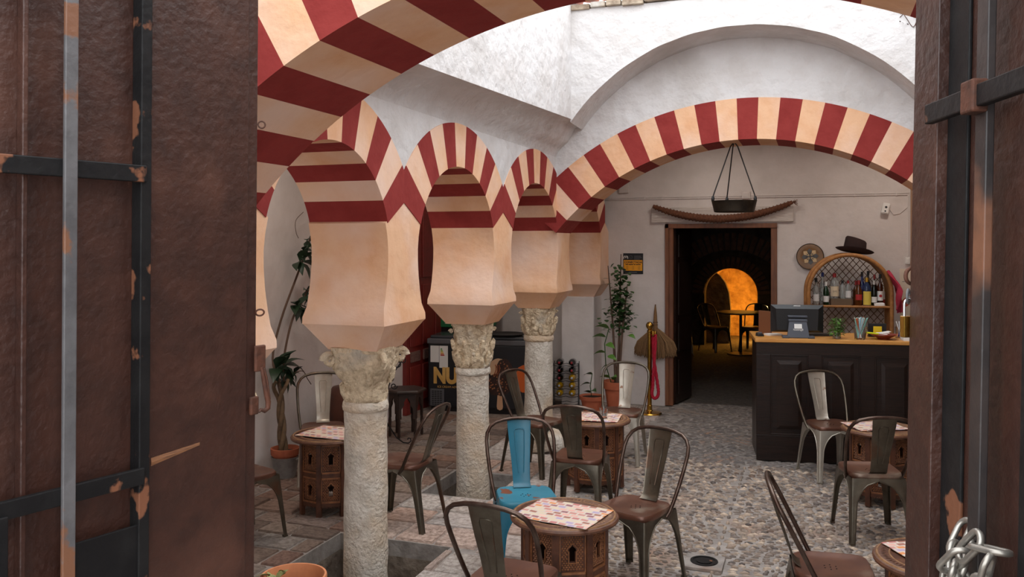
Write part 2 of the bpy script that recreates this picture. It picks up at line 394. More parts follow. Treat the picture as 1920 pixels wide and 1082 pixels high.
# ==================================================================  FLOOR
PITS = [(-3.10, -2.27, 4.42, 5.17), (-2.99, -2.40, 6.22, 6.93)]
xs = sorted(set([LW, RW] + [p for q in PITS for p in q[:2]])); ys = sorted(set([2.3, BW + .35] + [p for q in PITS for p in q[2:]]))
fm = MB()
for i in range(len(xs) - 1):
    for j in range(len(ys) - 1):
        cx, cy = (xs[i] + xs[i + 1]) / 2, (ys[j] + ys[j + 1]) / 2
        if any(p[0] < cx < p[1] and p[2] < cy < p[3] for p in PITS): continue
        fm.box(xs[i], xs[i + 1], ys[j], ys[j + 1], -.12, -.012)
floor = structure('floor', 'courtyard floor of grey mortar under tiles and pebbles', fm, m_mortar)
floor2 = structure('floor_pits', 'earth pits dug around the column feet')
for p in PITS:
    q = MB(); q.box(p[0] - .1, p[1] + .1, p[2] - .1, p[3] + .1, -.5, -.42)
    q.box(p[0] - .1, p[0], p[2] - .1, p[3] + .1, -.5, -.121); q.box(p[1], p[1] + .1, p[2] - .1, p[3] + .1, -.5, -.121); q.box(p[0], p[1], p[2] - .1, p[2], -.5, -.121); q.box(p[0], p[1], p[3], p[3] + .1, -.5, -.121)
    q.build('pit_lining', m_pit, floor2)
ub = MB(); c = .04
rings = [[(-.5, -.5, 0), (.5, -.5, 0), (.5, .5, 0), (-.5, .5, 0)], [(-.5, -.5, .6), (.5, -.5, .6), (.5, .5, .6), (-.5, .5, .6)], [(-.5 + c, -.5 + c, 1), (.5 - c, -.5 + c, 1), (.5 - c, .5 - c, 1), (-.5 + c, .5 - c, 1)]]
ub.loft(rings); tile_t = ub.mesh('paving_tile', m_tile); tile_s = tile_t.copy(); tile_s.materials.clear(); tile_s.materials.append(m_slab)
def lay(x0, x1, y0, y1, me):
    for p in PITS:
        if x0 < p[1] and x1 > p[0] and y0 < p[3] and y1 > p[2]:
            c = [(x0, min(x1, p[0]), y0, y1), (max(x0, p[1]), x1, y0, y1), (x0, x1, y0, min(y1, p[2])), (x0, x1, max(y0, p[3]), y1)]
            c = [q for q in c if q[1] - q[0] > .04 and q[3] - q[2] > .04]
            if not c: return
            x0, x1, y0, y1 = max(c, key=lambda q: (q[1] - q[0]) * (q[3] - q[2]))
    g = random.uniform(.008, .02)
    link('paving_tile', me, floor, ((x0 + x1) / 2, (y0 + y1) / 2, -.05), (random.uniform(-.012, .012), random.uniform(-.012, .012), 0), (x1 - x0 - g, y1 - y0 - g, .05 + random.uniform(-.006, .006)))
y = 3.7; row = 0
while y < 10.1:
    h = random.choice((.2, .27, .24)); x = LW + .02 - (row % 2) * .12
    while x < -3.02:
        wd = random.choice((.27, .3, .36)); lay(max(x, LW + .01), min(x + wd, -3.0), y, y + h, tile_t); x += wd
    y += h; row += 1
y = 3.9
while y < 10.1:
    h = random.choice((.3, .36, .42)); x = -3.0
    while x < -1.75:
        wd = random.choice((.3, .42, .36)); e = x + wd
        if e > -1.9: e = -1.72 + random.uniform(-.1, .1)
        lay(x, e, y, y + h, tile_s); x = e
        if e > -1.86: break
    y += h

# pebbles: half domes set on edge in rows
def pebble_shape(cx, cy, a, b, h, rot, z0=-.02):
    vs = []; fs = []; n = 8; cr, sr = math.cos(rot), math.sin(rot)
    for lv, (s, zz) in enumerate(((1, 0), (.86, .62))):
        for j in range(n):
            t = 2 * PI * j / n; u, v = a * s * math.cos(t), b * s * math.sin(t)
            vs.append((cx + u * cr - v * sr, cy + u * sr + v * cr, z0 + h * zz))
    vs.append((cx, cy, z0 + h))
    for j in range(n):
        k = (j + 1) % n; fs.append((j, k, n + k, n + j)); fs.append((n + j, n + k, 2 * n))
    return vs, fs
random.seed(11)
PB = []
def in_frame(x, y):
    zc = -x * math.sin(PSI) + y * math.cos(PSI); xc = x * math.cos(PSI) + y * math.sin(PSI)
    return zc
y = 4.2
DR = P(1.20, 5.33)                              # floor drain
while y < BW + .3:
    far = y > 7.95
    dy = .037 if not far else .052; x = -1.70 + random.uniform(-.04, .04)
    x1 = 3.2 if y < BW else DX1
    if y > BW: x = max(x, DX0)
    while x < x1:
        a = random.uniform(.02, .036) if not far else random.uniform(.045, .062)
        b = random.uniform(.009, .0145) if not far else random.uniform(.017, .023)
        px, py = x + a, y + random.uniform(-.006, .006) + .012 * math.sin(x * 9)
        x += 2 * a + random.uniform(.002, .02)
        if abs(px - CX) < .03 and y < 8: continue
        if abs(px - DR[0]) < .13 and abs(py - DR[1]) < .13: continue
        rot = random.uniform(-.2, .2); z = random.uniform(.017, .027) if not far else .021
        if y < 5.6 and px > -.75 + (y - 4.4) * .45: rot = R(60) + random.uniform(-.5, .5); b *= 1.15; a *= .85
        if px < -1.45 and random.random() < .5: continue
        PB.append((px, py, a, b, z, rot))
    y += dy
yy = 4.4
while yy < 7.9:
    PB.append((CX + random.uniform(-.006, .006), yy, .014, .034, .026, 0)); yy += random.uniform(.075, .13)
# the 300 that show largest are objects, the rest one field
PB.sort(key=lambda p: p[1] * math.cos(PSI) - p[0] * math.sin(PSI) + (9 if (p[1] * math.cos(PSI) - p[0] * math.sin(PSI)) < 5.05 else 0))
pm = MB().add(*pebble_shape(0, 0, 1, 1, 1, 0, 0)).mesh('pebble', m_pebble, 80)
m_sett = mat('dark_setts', rgb(255, 250, 245), rgb(206, 198, 190), rough=.5, ns=30, island=[rgb(96, 92, 91), rgb(120, 113, 109), rgb(104, 98, 96), rgb(132, 124, 118), rgb(90, 86, 86)])
for p in PB[:300]: link('pebble', pm, floor, (p[0], p[1], -.02), (0, 0, p[5]), (p[2], p[3], p[4]))
for nm, mm, sel in (('pebble_field', m_pebble, [p for p in PB[300:] if p[2] < .042]), ('sett_field', m_sett, [p for p in PB[300:] if p[2] >= .042])):
    V = []; F = []
    for p in sel:
        v, f = pebble_shape(*p); k = len(V); V += v; F += [tuple(i + k for i in q) for q in f]
    me = bpy.data.meshes.new(nm); me.from_pydata(V, [], F); me.materials.append(mm); me.shade_smooth()
    tag(link(nm, me, floor), kind='stuff')
dr = thing('floor_drain', 'square iron drain grate with a round centre set in the pebbles', 'drain', (DR[0], DR[1], -.012), 0)
MB().box(-.12, .12, -.12, .12, 0, .022).build('plate', m_mortar, dr, bevel=.004)
MB().lathe([(.085, .02), (.085, .027), (.07, .027), (.07, .023), (0.05, .023), (.05, .028), (.02, .028)], 28).build('grate', m_iron, dr, 40)
# entrance landing, two steps down, street
stp = MB(); stp.box(-2.55, 1.45, -.6, 1.9, .2, .38); stp.box(-2.55, 1.45, 1.9, 2.3, 0, .19); stp.box(-2.55, 1.45, -.6, 1.9, -.1, .2)
structure('floor_entrance', 'stone landing and step down at the entrance', stp, m_mortar)
wallbox('floor_street', 'paved street outside the entrance', (-6, 6, -8, -.6, .2, .37), m_mortar)

# ==================================================================  COLUMNS
def rough_tube(mb, prof, n, amp, fr, seed, square=0):
    rings = []
    for r, z, q in prof:
        ring = []
        for j in range(n):
            t = 2 * PI * j / n; c, s = math.cos(t), math.sin(t)
            k = 1 / max(abs(c), abs(s)); k = 1 + (min(k, 1.3) - 1) * q
            rr = r * k + amp * noise.noise(Vector((c * r * fr * 2, s * r * fr * 2, z * fr + seed)))
            ring.append((rr * c, rr * s, z))
        rings.append(ring)
    return mb.loft(rings)
def column(y, zfoot, zneck, ztop, r, label, style, seed, rot=0):
    o = thing('stone_column', label, 'column', (XC, y, 0), rot, 'columns of the left arcade')
    prof = []
    n = 40
    for k in range(n + 1):
        z = zfoot + (zneck - .06 - zfoot) * k / n; prof.append((r * (1.03 - .05 * k / n), z, 0))
    mb = MB(); rough_tube(mb, prof, 40, .007, 9, seed); mb.build('shaft', m_stone, o, 60)
    mb = MB(); rough_tube(mb, [(r * .98, zneck - .065, 0), (r * 1.06, zneck - .055, 0), (r * 1.08, zneck - .035, 0), (r * 1.05, zneck - .012, 0), (r * 1.0, zneck, 0)], 40, .006, 9, seed + 3); mb.build('necking', m_stone, o, 60)
    mb = MB(); prof = []; H = ztop - zneck; m = 26
    for k in range(m + 1):
        t = k / m
        if style == 0: rr = r * (.94 + .30 * min(1, max(0, (t - .38) / .25)) ** .8 + .05 * t); q = min(.85, .25 + t)
        else: rr = r * (1.0 + .1 * math.sin(t * PI * 2.2) * (1 - t) + .13 * t ** 2); q = .7 * t ** 2
        prof.append((rr, zneck + H * t, q))
    rings = []
    for i, (rr, z, q) in enumerate(prof):
        ring = []; t = i / m
        for j in range(72):
            a = 2 * PI * j / 72; c, s = math.cos(a), math.sin(a)
            k = 1 / max(abs(c), abs(s)); k = 1 + (min(k, 1.32) - 1) * q
            d = .016 * noise.noise(Vector((c * 3.2, s * 3.2, z * 14 + seed))) + .011 * noise.noise(Vector((c * 9, s * 9, z * 36 + seed)))
            if style: d += .012 * math.cos(8 * a + (4 if t > .5 else 0)) * math.sin(min(1, (t * 2) % 1.0) * PI) + .010 * abs(noise.noise(Vector((c * 7, s * 7, z * 30 + seed)))) 
            if i in (0, m): d *= .4
            ring.append(((rr * k + d) * c, (rr * k + d) * s, z))
        rings.append(ring)
    mb.loft(rings); cp = mb.build('capital', m_cap, o, 70)
    # worn volutes at the upper corners, abacus above
    zt = ztop - .075
    for sx in (-1, 1):
        for sy in (-1, 1):
            v = MB(); kq = 1.27 if style == 0 else 1.0; cx, cy = sx * r * kq, sy * r * kq
            dx, dy = sx * .7071, sy * .7071
            big = .85 if style == 0 else .34
            pts = []
            for k in range(22):
                a = k * .42; ra = (.052 - .0019 * k) * big
                pts.append((cx + dx * ra * math.cos(a), cy + dy * ra * math.cos(a), zt + ra * math.sin(a)))
            v.tube(pts, [(.028 - .0007 * k) * big for k in range(22)], 7)
            v.v = [tuple(Vector(p) + Vector((noise.noise(Vector(p) * 25), noise.noise(Vector(p) * 25 + Vector((5, 0, 0))), noise.noise(Vector(p) * 25 + Vector((0, 5, 0))))) * .007) for p in v.v]
            v.build('volute', m_cap, cp, 60)
    mb = MB(); h = r * (1.32 if style == 0 else 1.08); z1 = ztop
    rough_tube(mb, [(h * .86, z1 - .035, 1), (h * .98, z1 - .03, 1), (h * .98, z1 + .004, 1)], 48, .012, 16, seed + 9); mb.build('abacus', m_cap, cp, 50)
    for k in range(14 if style else 5):                     # carved leaf tips standing off the bell
        a = 2 * PI * k / (14 if style else 5) + .2; tt = .35 if k % 2 else .62; v = MB()
        rr = r * (1.02 + .3 * max(0, tt - .3))
        c, s = math.cos(a), math.sin(a)
        pts = [(c * (rr + e), s * (rr + e), zneck + H * (tt - .3 + f)) for e, f in ((.0, 0), (.008, .12), (.016, .22), (.03, .29), (.034, .26))]
        v.tube(pts, [.012, .026, .024, .016, .008], 6); v.build('leaf_carving', m_cap, cp, 60)
    return o
column(PY[1], -.43, .99, 1.335, .138, 'nearest full stone column with worn corner volutes, standing in a pit', 0, 2.3, R(8))
column(PY[2], -.43, .955, 1.335, .138, 'middle stone column with a tall carved leafy capital, before the freezer', 1, 7.1)
column(PY[3], 0, 1.04, 1.345, .147, 'far pale stone column with a carved capital beside the wine rack', 1, 12.4)
c0 = column(PY[0], 0, .99, 1.335, .138, 'stone column of the entry arch, hidden by the left door leaf', 0, 20.1)
for y in PY[1:4]:
    c = copytree(c0); c.location = ((RF + RB) / 2, y, 0); c['label'] = 'stone column of the arcade hidden behind the right door leaf'; c['group'] = 'columns of the right arcade'
def rock(name, loc, size, m, label=None, cat=None, seed=0, parent=None):
    mb = MB(); rings = []
    for i in range(1, 12):
        th = PI * i / 12; ring = []
        for j in range(20):
            a = 2 * PI * j / 20; d = Vector((math.sin(th) * math.cos(a), math.sin(th) * math.sin(a), math.cos(th)))
            k = 1 + .28 * noise.noise(d * 1.6 + Vector((seed, 0, 0))) + .1 * noise.noise(d * 5 + Vector((seed, 0, 0)))
            e = Vector((math.copysign(abs(d.x) ** .7, d.x), math.copysign(abs(d.y) ** .7, d.y), math.copysign(abs(d.z) ** .7, d.z)))
            ring.append((e.x * size[0] * k, e.y * size[1] * k, e.z * size[2] * k))
        rings.append(ring)
    mb.loft(rings); o = mb.build(name, m, parent, 70); o.location = loc
    if label: tag(o, label, cat)
    return o
x, y = P(.36, 8.3)
rock('rubble_block', (x, y, .085), (.2, .26, .11), m_stone, 'rounded rubble stone at the foot of the far column', 'stone', 4)

# ==================================================================  METAL CHAIRS
def chair_meshes():
    D = {}
    # seat: rounded square, slightly dished, rolled edge
    def outline(s, z):
        pts = []
        for k in range(40):
            a = 2 * PI * k / 40; c, q = math.cos(a), math.sin(a); e = .42
            x = math.copysign(abs(c) ** e, c) * (.176 + .012 * q) ; y = math.copysign(abs(q) ** e, q) * .178 + .008
            pts.append((x * s, y * s, z))
        return pts
    mb = MB(); mb.loft([outline(.02, .440), outline(.45, .440), outline(.8, .443), outline(.93, .451), outline(.985, .452), outline(1.015, .444), outline(1.02, .43), outline(1.01, .418)], True, False)
    D['seat'] = mb.mesh('seat', None, 50)
    mb = MB()
    for (hx, hy) in ((0, 0), (.03, 0), (-.03, 0), (.015, .026), (-.015, .026), (.015, -.026), (-.015, -.026)): mb.lathe([(.0035, .4405), (.0035, .4422)], 8, (hx, hy))
    D['hole'] = mb.mesh('drain_holes', m_dark)
    # back hoop
    half = [(.176, -.05, .40), (.186, -.075, .43), (.197, -.105, .49), (.208, -.145, .57), (.216, -.19, .66), (.219, -.226, .73), (.212, -.25, .775), (.19, -.268, .812), (.155, -.28, .836), (.10, -.288, .85), (.05, -.292, .856), (0, -.293, .857)]
    path = [(-x, y, z) for x, y, z in half] + [p for p in half[::-1][1:]]
    D['hoop'] = MB().tube(path, .0115, 10).mesh('back_hoop', None, 60)
    # splat
    sp = [(.45, -.135, .058), (.458, -.155, .056), (.475, -.17, .055), (.52, -.184, .056), (.6, -.21, .06), (.7, -.246, .068), (.8, -.278, .075), (.855, -.294, .078)]
    mb = MB(); rings = []
    for z, y, hw in sp:
        rings.append([(-hw, y - .002, z), (-hw + .006, y - .006, z), (hw - .006, y - .006, z), (hw, y - .002, z), (hw, y + .001, z), (hw - .006, y - .003, z), (-hw + .006, y - .003, z), (-hw, y + .001, z)])
    mb.loft(rings); D['splat'] = mb.mesh('backrest', None, 40)
    def sy(z):
        for a, b in zip(sp, sp[1:]):
            if a[0] <= z <= b[0]: return a[1] + (b[1] - a[1]) * (z - a[0]) / (b[0] - a[0])
        return sp[-1][1]
    path = [(-.016, .53), (-.022, .6), (-.028, .7), (-.032, .775), (-.026, .79), (0, .793), (.026, .79), (.032, .775), (.028, .7), (.022, .6), (.016, .53)]
    mb = MB()
    for off in (-.006, -.002): mb.tube([(x, sy(z) + off, z) for x, z in path], .0038, 6)
    D['rib'] = mb.mesh('pressed_rib', None, 60)
    # leg: folded sheet, two wings that widen into the arched apron
    def leg(sx, syy):
        mb = MB(); rings = []; ex = []; ey = []
        top = Vector((.178 * sx, .182 * syy + .006, .425)); ft = Vector((.205 * sx, (.232 if syy > 0 else -.25), 0))
        ts = [0, .04, .1, .16, .22, .28, .34, .4, .5, .62, .74, .86, 1]
        for t in ts:
            c = top.lerp(ft, t); s = max(0, min(1, (t - .04) / .40))
            k = 1 - math.sqrt(max(0, 1 - (1 - s) ** 2))
            base = .045 - .017 * t
            wx = base + (abs(top.x) - base - .002) * k; wy = base + (abs(top.y) - base) * k
            r = .012
            ring = [Vector((c.x - sx * wx, c.y, c.z)), Vector((c.x - sx * (wx * .6 + r * .4), c.y, c.z)), Vector((c.x - sx * r, c.y, c.z)), Vector((c.x - sx * r * .3, c.y - syy * r * .3, c.z)), Vector((c.x, c.y - syy * r, c.z)), Vector((c.x, c.y - syy * (wy * .6 + r * .4), c.z)), Vector((c.x, c.y - syy * wy, c.z))]
            rings.append(ring); ex.append(ring[0]); ey.append(ring[-1])
        mb.loft(rings, False, False, closed=False)
        # inner skin gives the sheet thickness
        cc = [[p + (Vector((-sx, -syy, 0)) * .0035) for p in r] for r in rings]
        mb.loft(cc, False, False, closed=False)
        mb.tube(ex[1:], .004, 6); mb.tube(ey[1:], .004, 6)
        f = rings[-1]; mb.box(min(p.x for p in f), max(p.x for p in f), min(p.y for p in f), max(p.y for p in f), 0, .012)
        return mb.mesh('leg', None, 50)
    D['legs'] = [leg(a, b) for a in (-1, 1) for b in (-1, 1)]
    return D
CH = chair_meshes()
CHV = {}
def variant(key, frame, seat, splat, tube):
    d = {}
    def cp(me, m):
        q = me.copy(); q.materials.clear(); q.materials.append(m); return q
    d['seat'] = cp(CH['seat'], seat); d['hoop'] = cp(CH['hoop'], tube); d['splat'] = cp(CH['splat'], splat); d['rib'] = cp(CH['rib'], splat); d['legs'] = [cp(l, frame) for l in CH['legs']]
    CHV[key] = d
variant('steel', m_gun, m_seat, m_gun, m_tube)
variant('pale', m_gunlight, m_seat, m_gunlight, m_gun)
variant('blue', m_blue, m_blueseat, m_blue, m_tube)
def chair(kind, xc, zc, h, label, z=0, group='metal bistro chairs in the courtyard'):
    x, y = P(xc, zc); d = CHV[kind]
    o = thing('metal_chair', label, 'chair', (x, y, z), heading(h), group)
    s = link('seat', d['seat'], o); tag(link('drain_holes', CH['hole'], s), kind='stuff')
    b = link('backrest', d['splat'], o); link('pressed_rib', d['rib'], b)
    link('back_hoop', d['hoop'], o)
    for l in d['legs']: link('leg', l, o)
    return o
chair('pale', 2.735, 7.33, 176, 'pale steel chair standing against the dark counter')
chair('steel', 2.46, 5.86, 5, 'brown steel chair seen from behind at the table before the counter')
chair('steel', 1.53, 4.10, 104, 'rusty chair in side view at bottom right, tipped hoop towards the middle')
chair('steel', 0.0, 3.98, 25, 'nearest steel chair seen from behind at the bottom of the picture')
chair('blue', .085, 5.27, 172, 'turquoise blue chair with chipped seat behind the near table')
chair('steel', .73, 5.04, 220, 'brown steel chair to the right of the near carved table')
chair('steel', .50, 6.24, 18, 'steel chair seen from behind between the blue chair and the far carved table')
chair('pale', 1.01, 7.88, 198, 'pale chair facing us behind the far carved table, before the potted plants')
chair('steel', .21, 7.47, 130, 'steel chair turned sideways beside the far column')
chair('steel', -.77, 6.10, 290, 'steel chair between the two nearest columns facing left')
chair('pale', -1.60, 7.22, 168, 'pale-backed chair by the left wall behind the near column')
chair('steel', -1.83, 5.76, 38, 'chair mostly hidden behind the left door leaf, one leg showing')

# ==================================================================  CARVED OCTAGONAL TABLES
def carved_table_meshes():
    D = {}
    mb = MB(); mb.lathe([(.02, .56), (.10, .56), (.105, .5635), (.125, .5635), (.13, .56), (.205, .56), (.212, .5645), (.268, .5645), (.276, .56), (.283, .558), (.289, .549), (.286, .538), (.25, .533)], 56); D['top'] = mb.mesh('tabletop', m_tabletop, 35)
    rm = MB(); rm.lathe([(.208, .558), (.212, .566), (.217, .5665), (.219, .564), (.262, .564), (.265, .567), (.272, .5665), (.277, .558)], 56, cap0=False, cap1=False)
    for k in range(72): a = 2 * PI * k / 72; c, s_ = math.cos(a), math.sin(a); rm.add([(.222 * c, .222 * s_, .5642), (.24 * math.cos(a + .026), .24 * math.sin(a + .026), .5675), (.26 * c, .26 * s_, .5642), (.24 * math.cos(a - .026), .24 * math.sin(a - .026), .5645)], [(0, 1, 2), (0, 2, 3)])
    D['rim'] = rm.mesh('carved_rim', mat('worn_carved_rim', rgb(150, 112, 76), rgb(112, 78, 52), rough=.5, ns=25, bump=.5, bs=90, bd=.003), 35)
    Ra = .235 * math.cos(PI / 8); sw = 2 * .235 * math.sin(PI / 8)     # apothem, side width
    hw = sw / 2 - .016
    def panel(z0, z1):
        # plate with a keyhole arch opening, local: x across, y outwards, z up
        mb = MB(); zc = (z0 + z1) / 2 - .004; H = (z1 - z0) / 2
        hole = []
        w0, h0 = .014, .036
        pts = [(-w0, -h0), (0, -h0), (w0, -h0), (w0, -.01), (w0, .012), (w0 + .007, .018), (w0 + .004, .028), (.008, .036), (0, .047), (-.008, .036), (-w0 - .004, .028), (-w0 - .007, .018), (-w0, .012), (-w0, -.01)]
        out = []
        for p in pts:
            k = min((hw / abs(p[0])) if abs(p[0]) > 1e-6 else 9e9, (((z1 - zc) if p[1] > 0 else (zc - z0)) / abs(p[1])) if abs(p[1]) > 1e-6 else 9e9)
            out.append((p[0] * k, zc + p[1] * k))
        # exact corners
        for cx in (-hw, hw):
            for cz in (z0, z1):
                i = min(range(len(out)), key=lambda q: (out[q][0] - cx) ** 2 + (out[q][1] - cz) ** 2); out[i] = (cx, cz)
        n = len(pts); y0, y1 = -.010, 0.0
        A = [(p[0], y1, zc + p[1]) for p in pts]; B = [(p[0], y1, p[1]) for p in out]; C = [(p[0], y0, zc + p[1]) for p in pts]; E = [(p[0], y0, p[1]) for p in out]
        fs = []
        for i in range(n):
            k = (i + 1) % n; fs += [(i, k, n + k, n + i), (2 * n + i, 3 * n + i, 3 * n + k, 2 * n + k), (i, 2 * n + i, 2 * n + k, k)]
        mb.add(A + B + C + E, fs)
        p = mb.mesh('carved_panel', m_carved)
        fr = MB()
        fr.box(-hw, hw, 0, .007, z1 - .012, z1); fr.box(-hw, hw, 0, .007, z0, z0 + .012); fr.box(-hw, -hw + .011, 0, .007, z0, z1); fr.box(hw - .011, hw, 0, .007, z0, z1)
        for i in range(-4, 5):                              # little raised lozenges of the fretwork, around the window
            for j in range(-8, 9):
                x, z = i * .0148 + (.0074 if j % 2 else 0), zc + j * .0108
                if abs(x) > hw - .018 or z > z1 - .019 or z < z0 + .019: continue
                if abs(x) < w0 + .011 and -h0 - .01 < z - zc < .057 - abs(x): continue
                e = .0066
                fr.add([(x - e, .0005, z), (x, .0005, z - e), (x + e, .0005, z), (x, .0005, z + e), (x, .006, z)], [(0, 1, 4), (1, 2, 4), (2, 3, 4), (3, 0, 4)])
        pts2 = [(p[0] * 1.45, zc + p[1] * 1.22) for p in pts]
        fr.tube([(p[0], .004, p[1]) for p in pts2], .0035, 6, closed=True)
        return p, fr.mesh('fretwork', m_fret)
    D['pu'] = panel(.315, .525); D['pl'] = panel(.10, .285)
    D['rail'] = MB().box(-hw, hw, -.014, .004, .285, .315).mesh('rail', m_carved)
    mb = MB(); mb.box(-hw, hw, -.014, .003, .075, .10)
    for i in range(-4, 5): mb.add([(i * .014 - .007, .003, .076), (i * .014 + .007, .003, .076), (i * .014, .003, .06)], [(0, 1, 2)])
    D['lrail'] = mb.mesh('rail', m_carved)
    mb = MB(); mb.box(-.018, .018, -.022, .008, 0, .535); D['post'] = mb.mesh('leg', m_carved)
    D['lin'] = MB().loft([[(.19 * math.cos(PI / 4 * k), .19 * math.sin(PI / 4 * k), z) for k in range(8)] for z in (.515, .53)]).mesh('top_frame', m_carved)
    D['Ra'] = Ra
    return D
TB = carved_table_meshes()
def carved_table(xc, zc, rot, label):
    x, y = P(xc, zc); o = thing('carved_table', label, 'table', (x, y, 0), rot, 'octagonal carved tables')
    link('carved_rim', TB['rim'], link('tabletop', TB['top'], o)); link('top_frame', TB['lin'], o)
    for k in range(8):
        a = PI / 4 * k; rz = a - PI / 2; c, s = math.cos(a), math.sin(a); q = TB['Ra'] - .012
        for key in ('pu', 'pl'):
            p = link('carved_panel', TB[key][0], o, (c * q, s * q, 0), (0, 0, rz)); link('fretwork', TB[key][1], p)
        link('rail', TB['rail'], o, (c * q, s * q, 0), (0, 0, rz)); link('rail', TB['lrail'], o, (c * q, s * q, 0), (0, 0, rz))
        a += PI / 8; link('leg', TB['post'], o, (math.cos(a) * .225, math.sin(a) * .225, 0), (0, 0, a - PI / 2))
    return o
T = [(.278, 4.535, 'nearest carved octagonal wooden table, between the blue chair and the front chair'),
     (.683, 7.00, 'carved octagonal table with a water glass, further back in the courtyard'),
     (2.86, 6.63, 'carved octagonal table standing before the counter'),
     (-1.37, 6.42, 'carved octagonal table in the left gallery behind the near column'),
     (1.95, 3.88, 'carved table at the bottom right corner, cut off by the door leaf')]
for i, t in enumerate(T): carved_table(t[0], t[1], PSI + R((8, 20, 22, 14, 5)[i]), t[2])
# printed place mats
N = NT('printed_place_mat'); tc = N.n('ShaderNodeTexCoord'); br = N.n('ShaderNodeTexBrick'); br.offset = .5; br.squash = 1
br.inputs['Color1'].default_value = (0, 0, 0, 1); br.inputs['Color2'].default_value = (1, 1, 1, 1); br.inputs['Mortar'].default_value = (.5, .5, .5, 1)
br.inputs['Scale'].default_value = 1; br.inputs['Mortar Size'].default_value = .0055; br.inputs['Mortar Smooth'].default_value = .1; br.inputs['Brick Width'].default_value = .05; br.inputs['Row Height'].default_value = .036
N.l(tc.outputs['Object'], br.inputs['Vector'])
r = N.n('ShaderNodeValToRGB'); r.color_ramp.interpolation = 'CONSTANT'; e = r.color_ramp.elements
cols = [rgb(196, 138, 128), rgb(222, 170, 156), rgb(150, 98, 104), rgb(216, 140, 84), rgb(176, 158, 186), rgb(228, 190, 170), rgb(160, 108, 92), rgb(214, 196, 170), rgb(190, 120, 116)]
e[0].color = cols[0]; e[1].color = cols[-1]; e[1].position = .9
for i, c in enumerate(cols[1:-1]): q = e.new((i + 1) * .1); q.color = c
N.l(br.outputs['Color'], r.inputs[0]); mx = N.n('ShaderNodeMix', data_type='RGBA'); mx.inputs[7].default_value = rgb(208, 194, 181)
N.l(br.outputs['Fac'], mx.inputs[0]); N.l(r.outputs[0], mx.inputs[6]); N.l(mx.outputs[2], N.b.inputs['Base Color']); N.b.inputs['Roughness'].default_value = .7
m_mat = N.m
def placemat(xc, zc, rz, sx, sy, label, cut=None):
    x, y = P(xc, zc); mb = MB(); nx, ny = 16, 14; vs = []
    for j in range(ny + 1):
        for i in range(nx + 1):
            u, v = (i / nx - .5) * sx, (j / ny - .5) * sy; rr = math.hypot(u, v)
            z = .004 + .0015 * math.sin(u * 40) * math.sin(v * 33)
            if rr > .292: z -= (rr - .292) * .7
            vs.append((u, v, z))
    n = nx + 1; fs = [(j * n + i, j * n + i + 1, (j + 1) * n + i + 1, (j + 1) * n + i) for j in range(ny) for i in range(nx)]
    k = len(vs); vs2 = vs + [(a, b, c - .0025) for a, b, c in vs]
    edge = [i for i in range(nx)] 
    fs2 = fs + [tuple(k + q for q in reversed(f)) for f in fs]
    rim = list(range(nx)) + [j * n + nx for j in range(ny)] + [ny * n + i for i in range(nx, 0, -1)] + [j * n for j in range(ny, 0, -1)]
    for a, b in zip(rim, rim[1:] + rim[:1]): fs2.append((a, k + a, k + b, b))
    mb.add(vs2, fs2); o = mb.build('place_mat', m_mat, None, 60); o.location = (x, y, .568); o.rotation_euler = (0, 0, rz)
    return tag(o, label, 'place mat', 'printed place mats')
placemat(.270, 4.51, PSI + R(-30), .43, .35, 'pink patterned place mat on the nearest carved table')
placemat(.675, 7.00, PSI + R(-14), .42, .34, 'pink patterned place mat on the far table under the glass')
placemat(2.83, 6.66, PSI + R(8), .40, .31, 'pink patterned place mat on the table before the counter')
placemat(-1.34, 6.42, PSI + R(-22), .44, .36, 'pink patterned place mat hanging over the table in the left gallery')
placemat(1.97, 3.90, PSI + R(10), .36, .40, 'pink patterned place mat at the bottom right corner')
# water glass on the far table
x, y = P(.745, 6.93); g = thing('water_glass', 'small clear drinking glass on the far place mat', 'glass', (x, y, .5755))
MB().lathe([(.026, 0), (.028, .003), (.035, .085), (.0335, .085), (.0265, .009), (.004, .008)], 24).build('glass_cup', m_glass, g, 40)
MB().lathe([(.006, .009), (.024, .009), (.024, .014), (.006, .014)], 16).build('drink_rest', flat('orange_drink', 210, 110, 50, .3), g)

# ==================================================================  ENTRANCE DOOR LEAVES
def leaf(name, label, hinge, far, sgn):
    hx, hy = hinge; L = math.hypot(far[0] - hx, far[1] - hy); rz = math.atan2(far[1] - hy, far[0] - hx)
    o = structure(name, label, loc=(hx, hy, .4), rz=rz)
    def bx(nm, x0, x1, d0, d1, z0, z1, m, bevel=.002, parent=None):        # x measured back from the free edge, d off the sheet
        a, b = sorted((sgn * d0, sgn * d1))
        return MB().box(L - x1, L - x0, a, b, z0 - .4, z1 - .4).build(nm, m, parent or o, bevel=bevel)
    return o, L, bx
far = (-1.174, 1.599)
dl, L, bx = leaf('door_1', 'left dark brown entrance leaf with black iron grille bars', (-1.406, .626), far, -1)
dl.rotation_euler.x = R(.65); dl.location.x -= .018
bx('door_sheet', 0, L, -.04, 0, .42, 2.95, m_door)
bx('edge_strip', 0, .028, 0, .006, .42, 2.95, m_door)
bx('stile', .028, .272, 0, .012, .42, 2.95, m_door, .004)
bx('angle_iron', .276, .299, .0, .03, .42, 2.95, m_iron); bx('angle_iron', .2735, .276, .0, .022, .42, 2.95, m_ironbare)
bx('grille_bar', .43, .454, .035, .043, .42, 2.95, m_ironbare)
bx('grille_bar', .505, .515, .0, .02, .42, 2.95, m_door); bx('grille_bar', .545, .567, .035, .043, .42, 1.545, m_iron)
for zz in (2.132, 1.553): bx('grille_crossbar', .29, .95, .025, .036, zz - .016, zz + .016, m_iron)
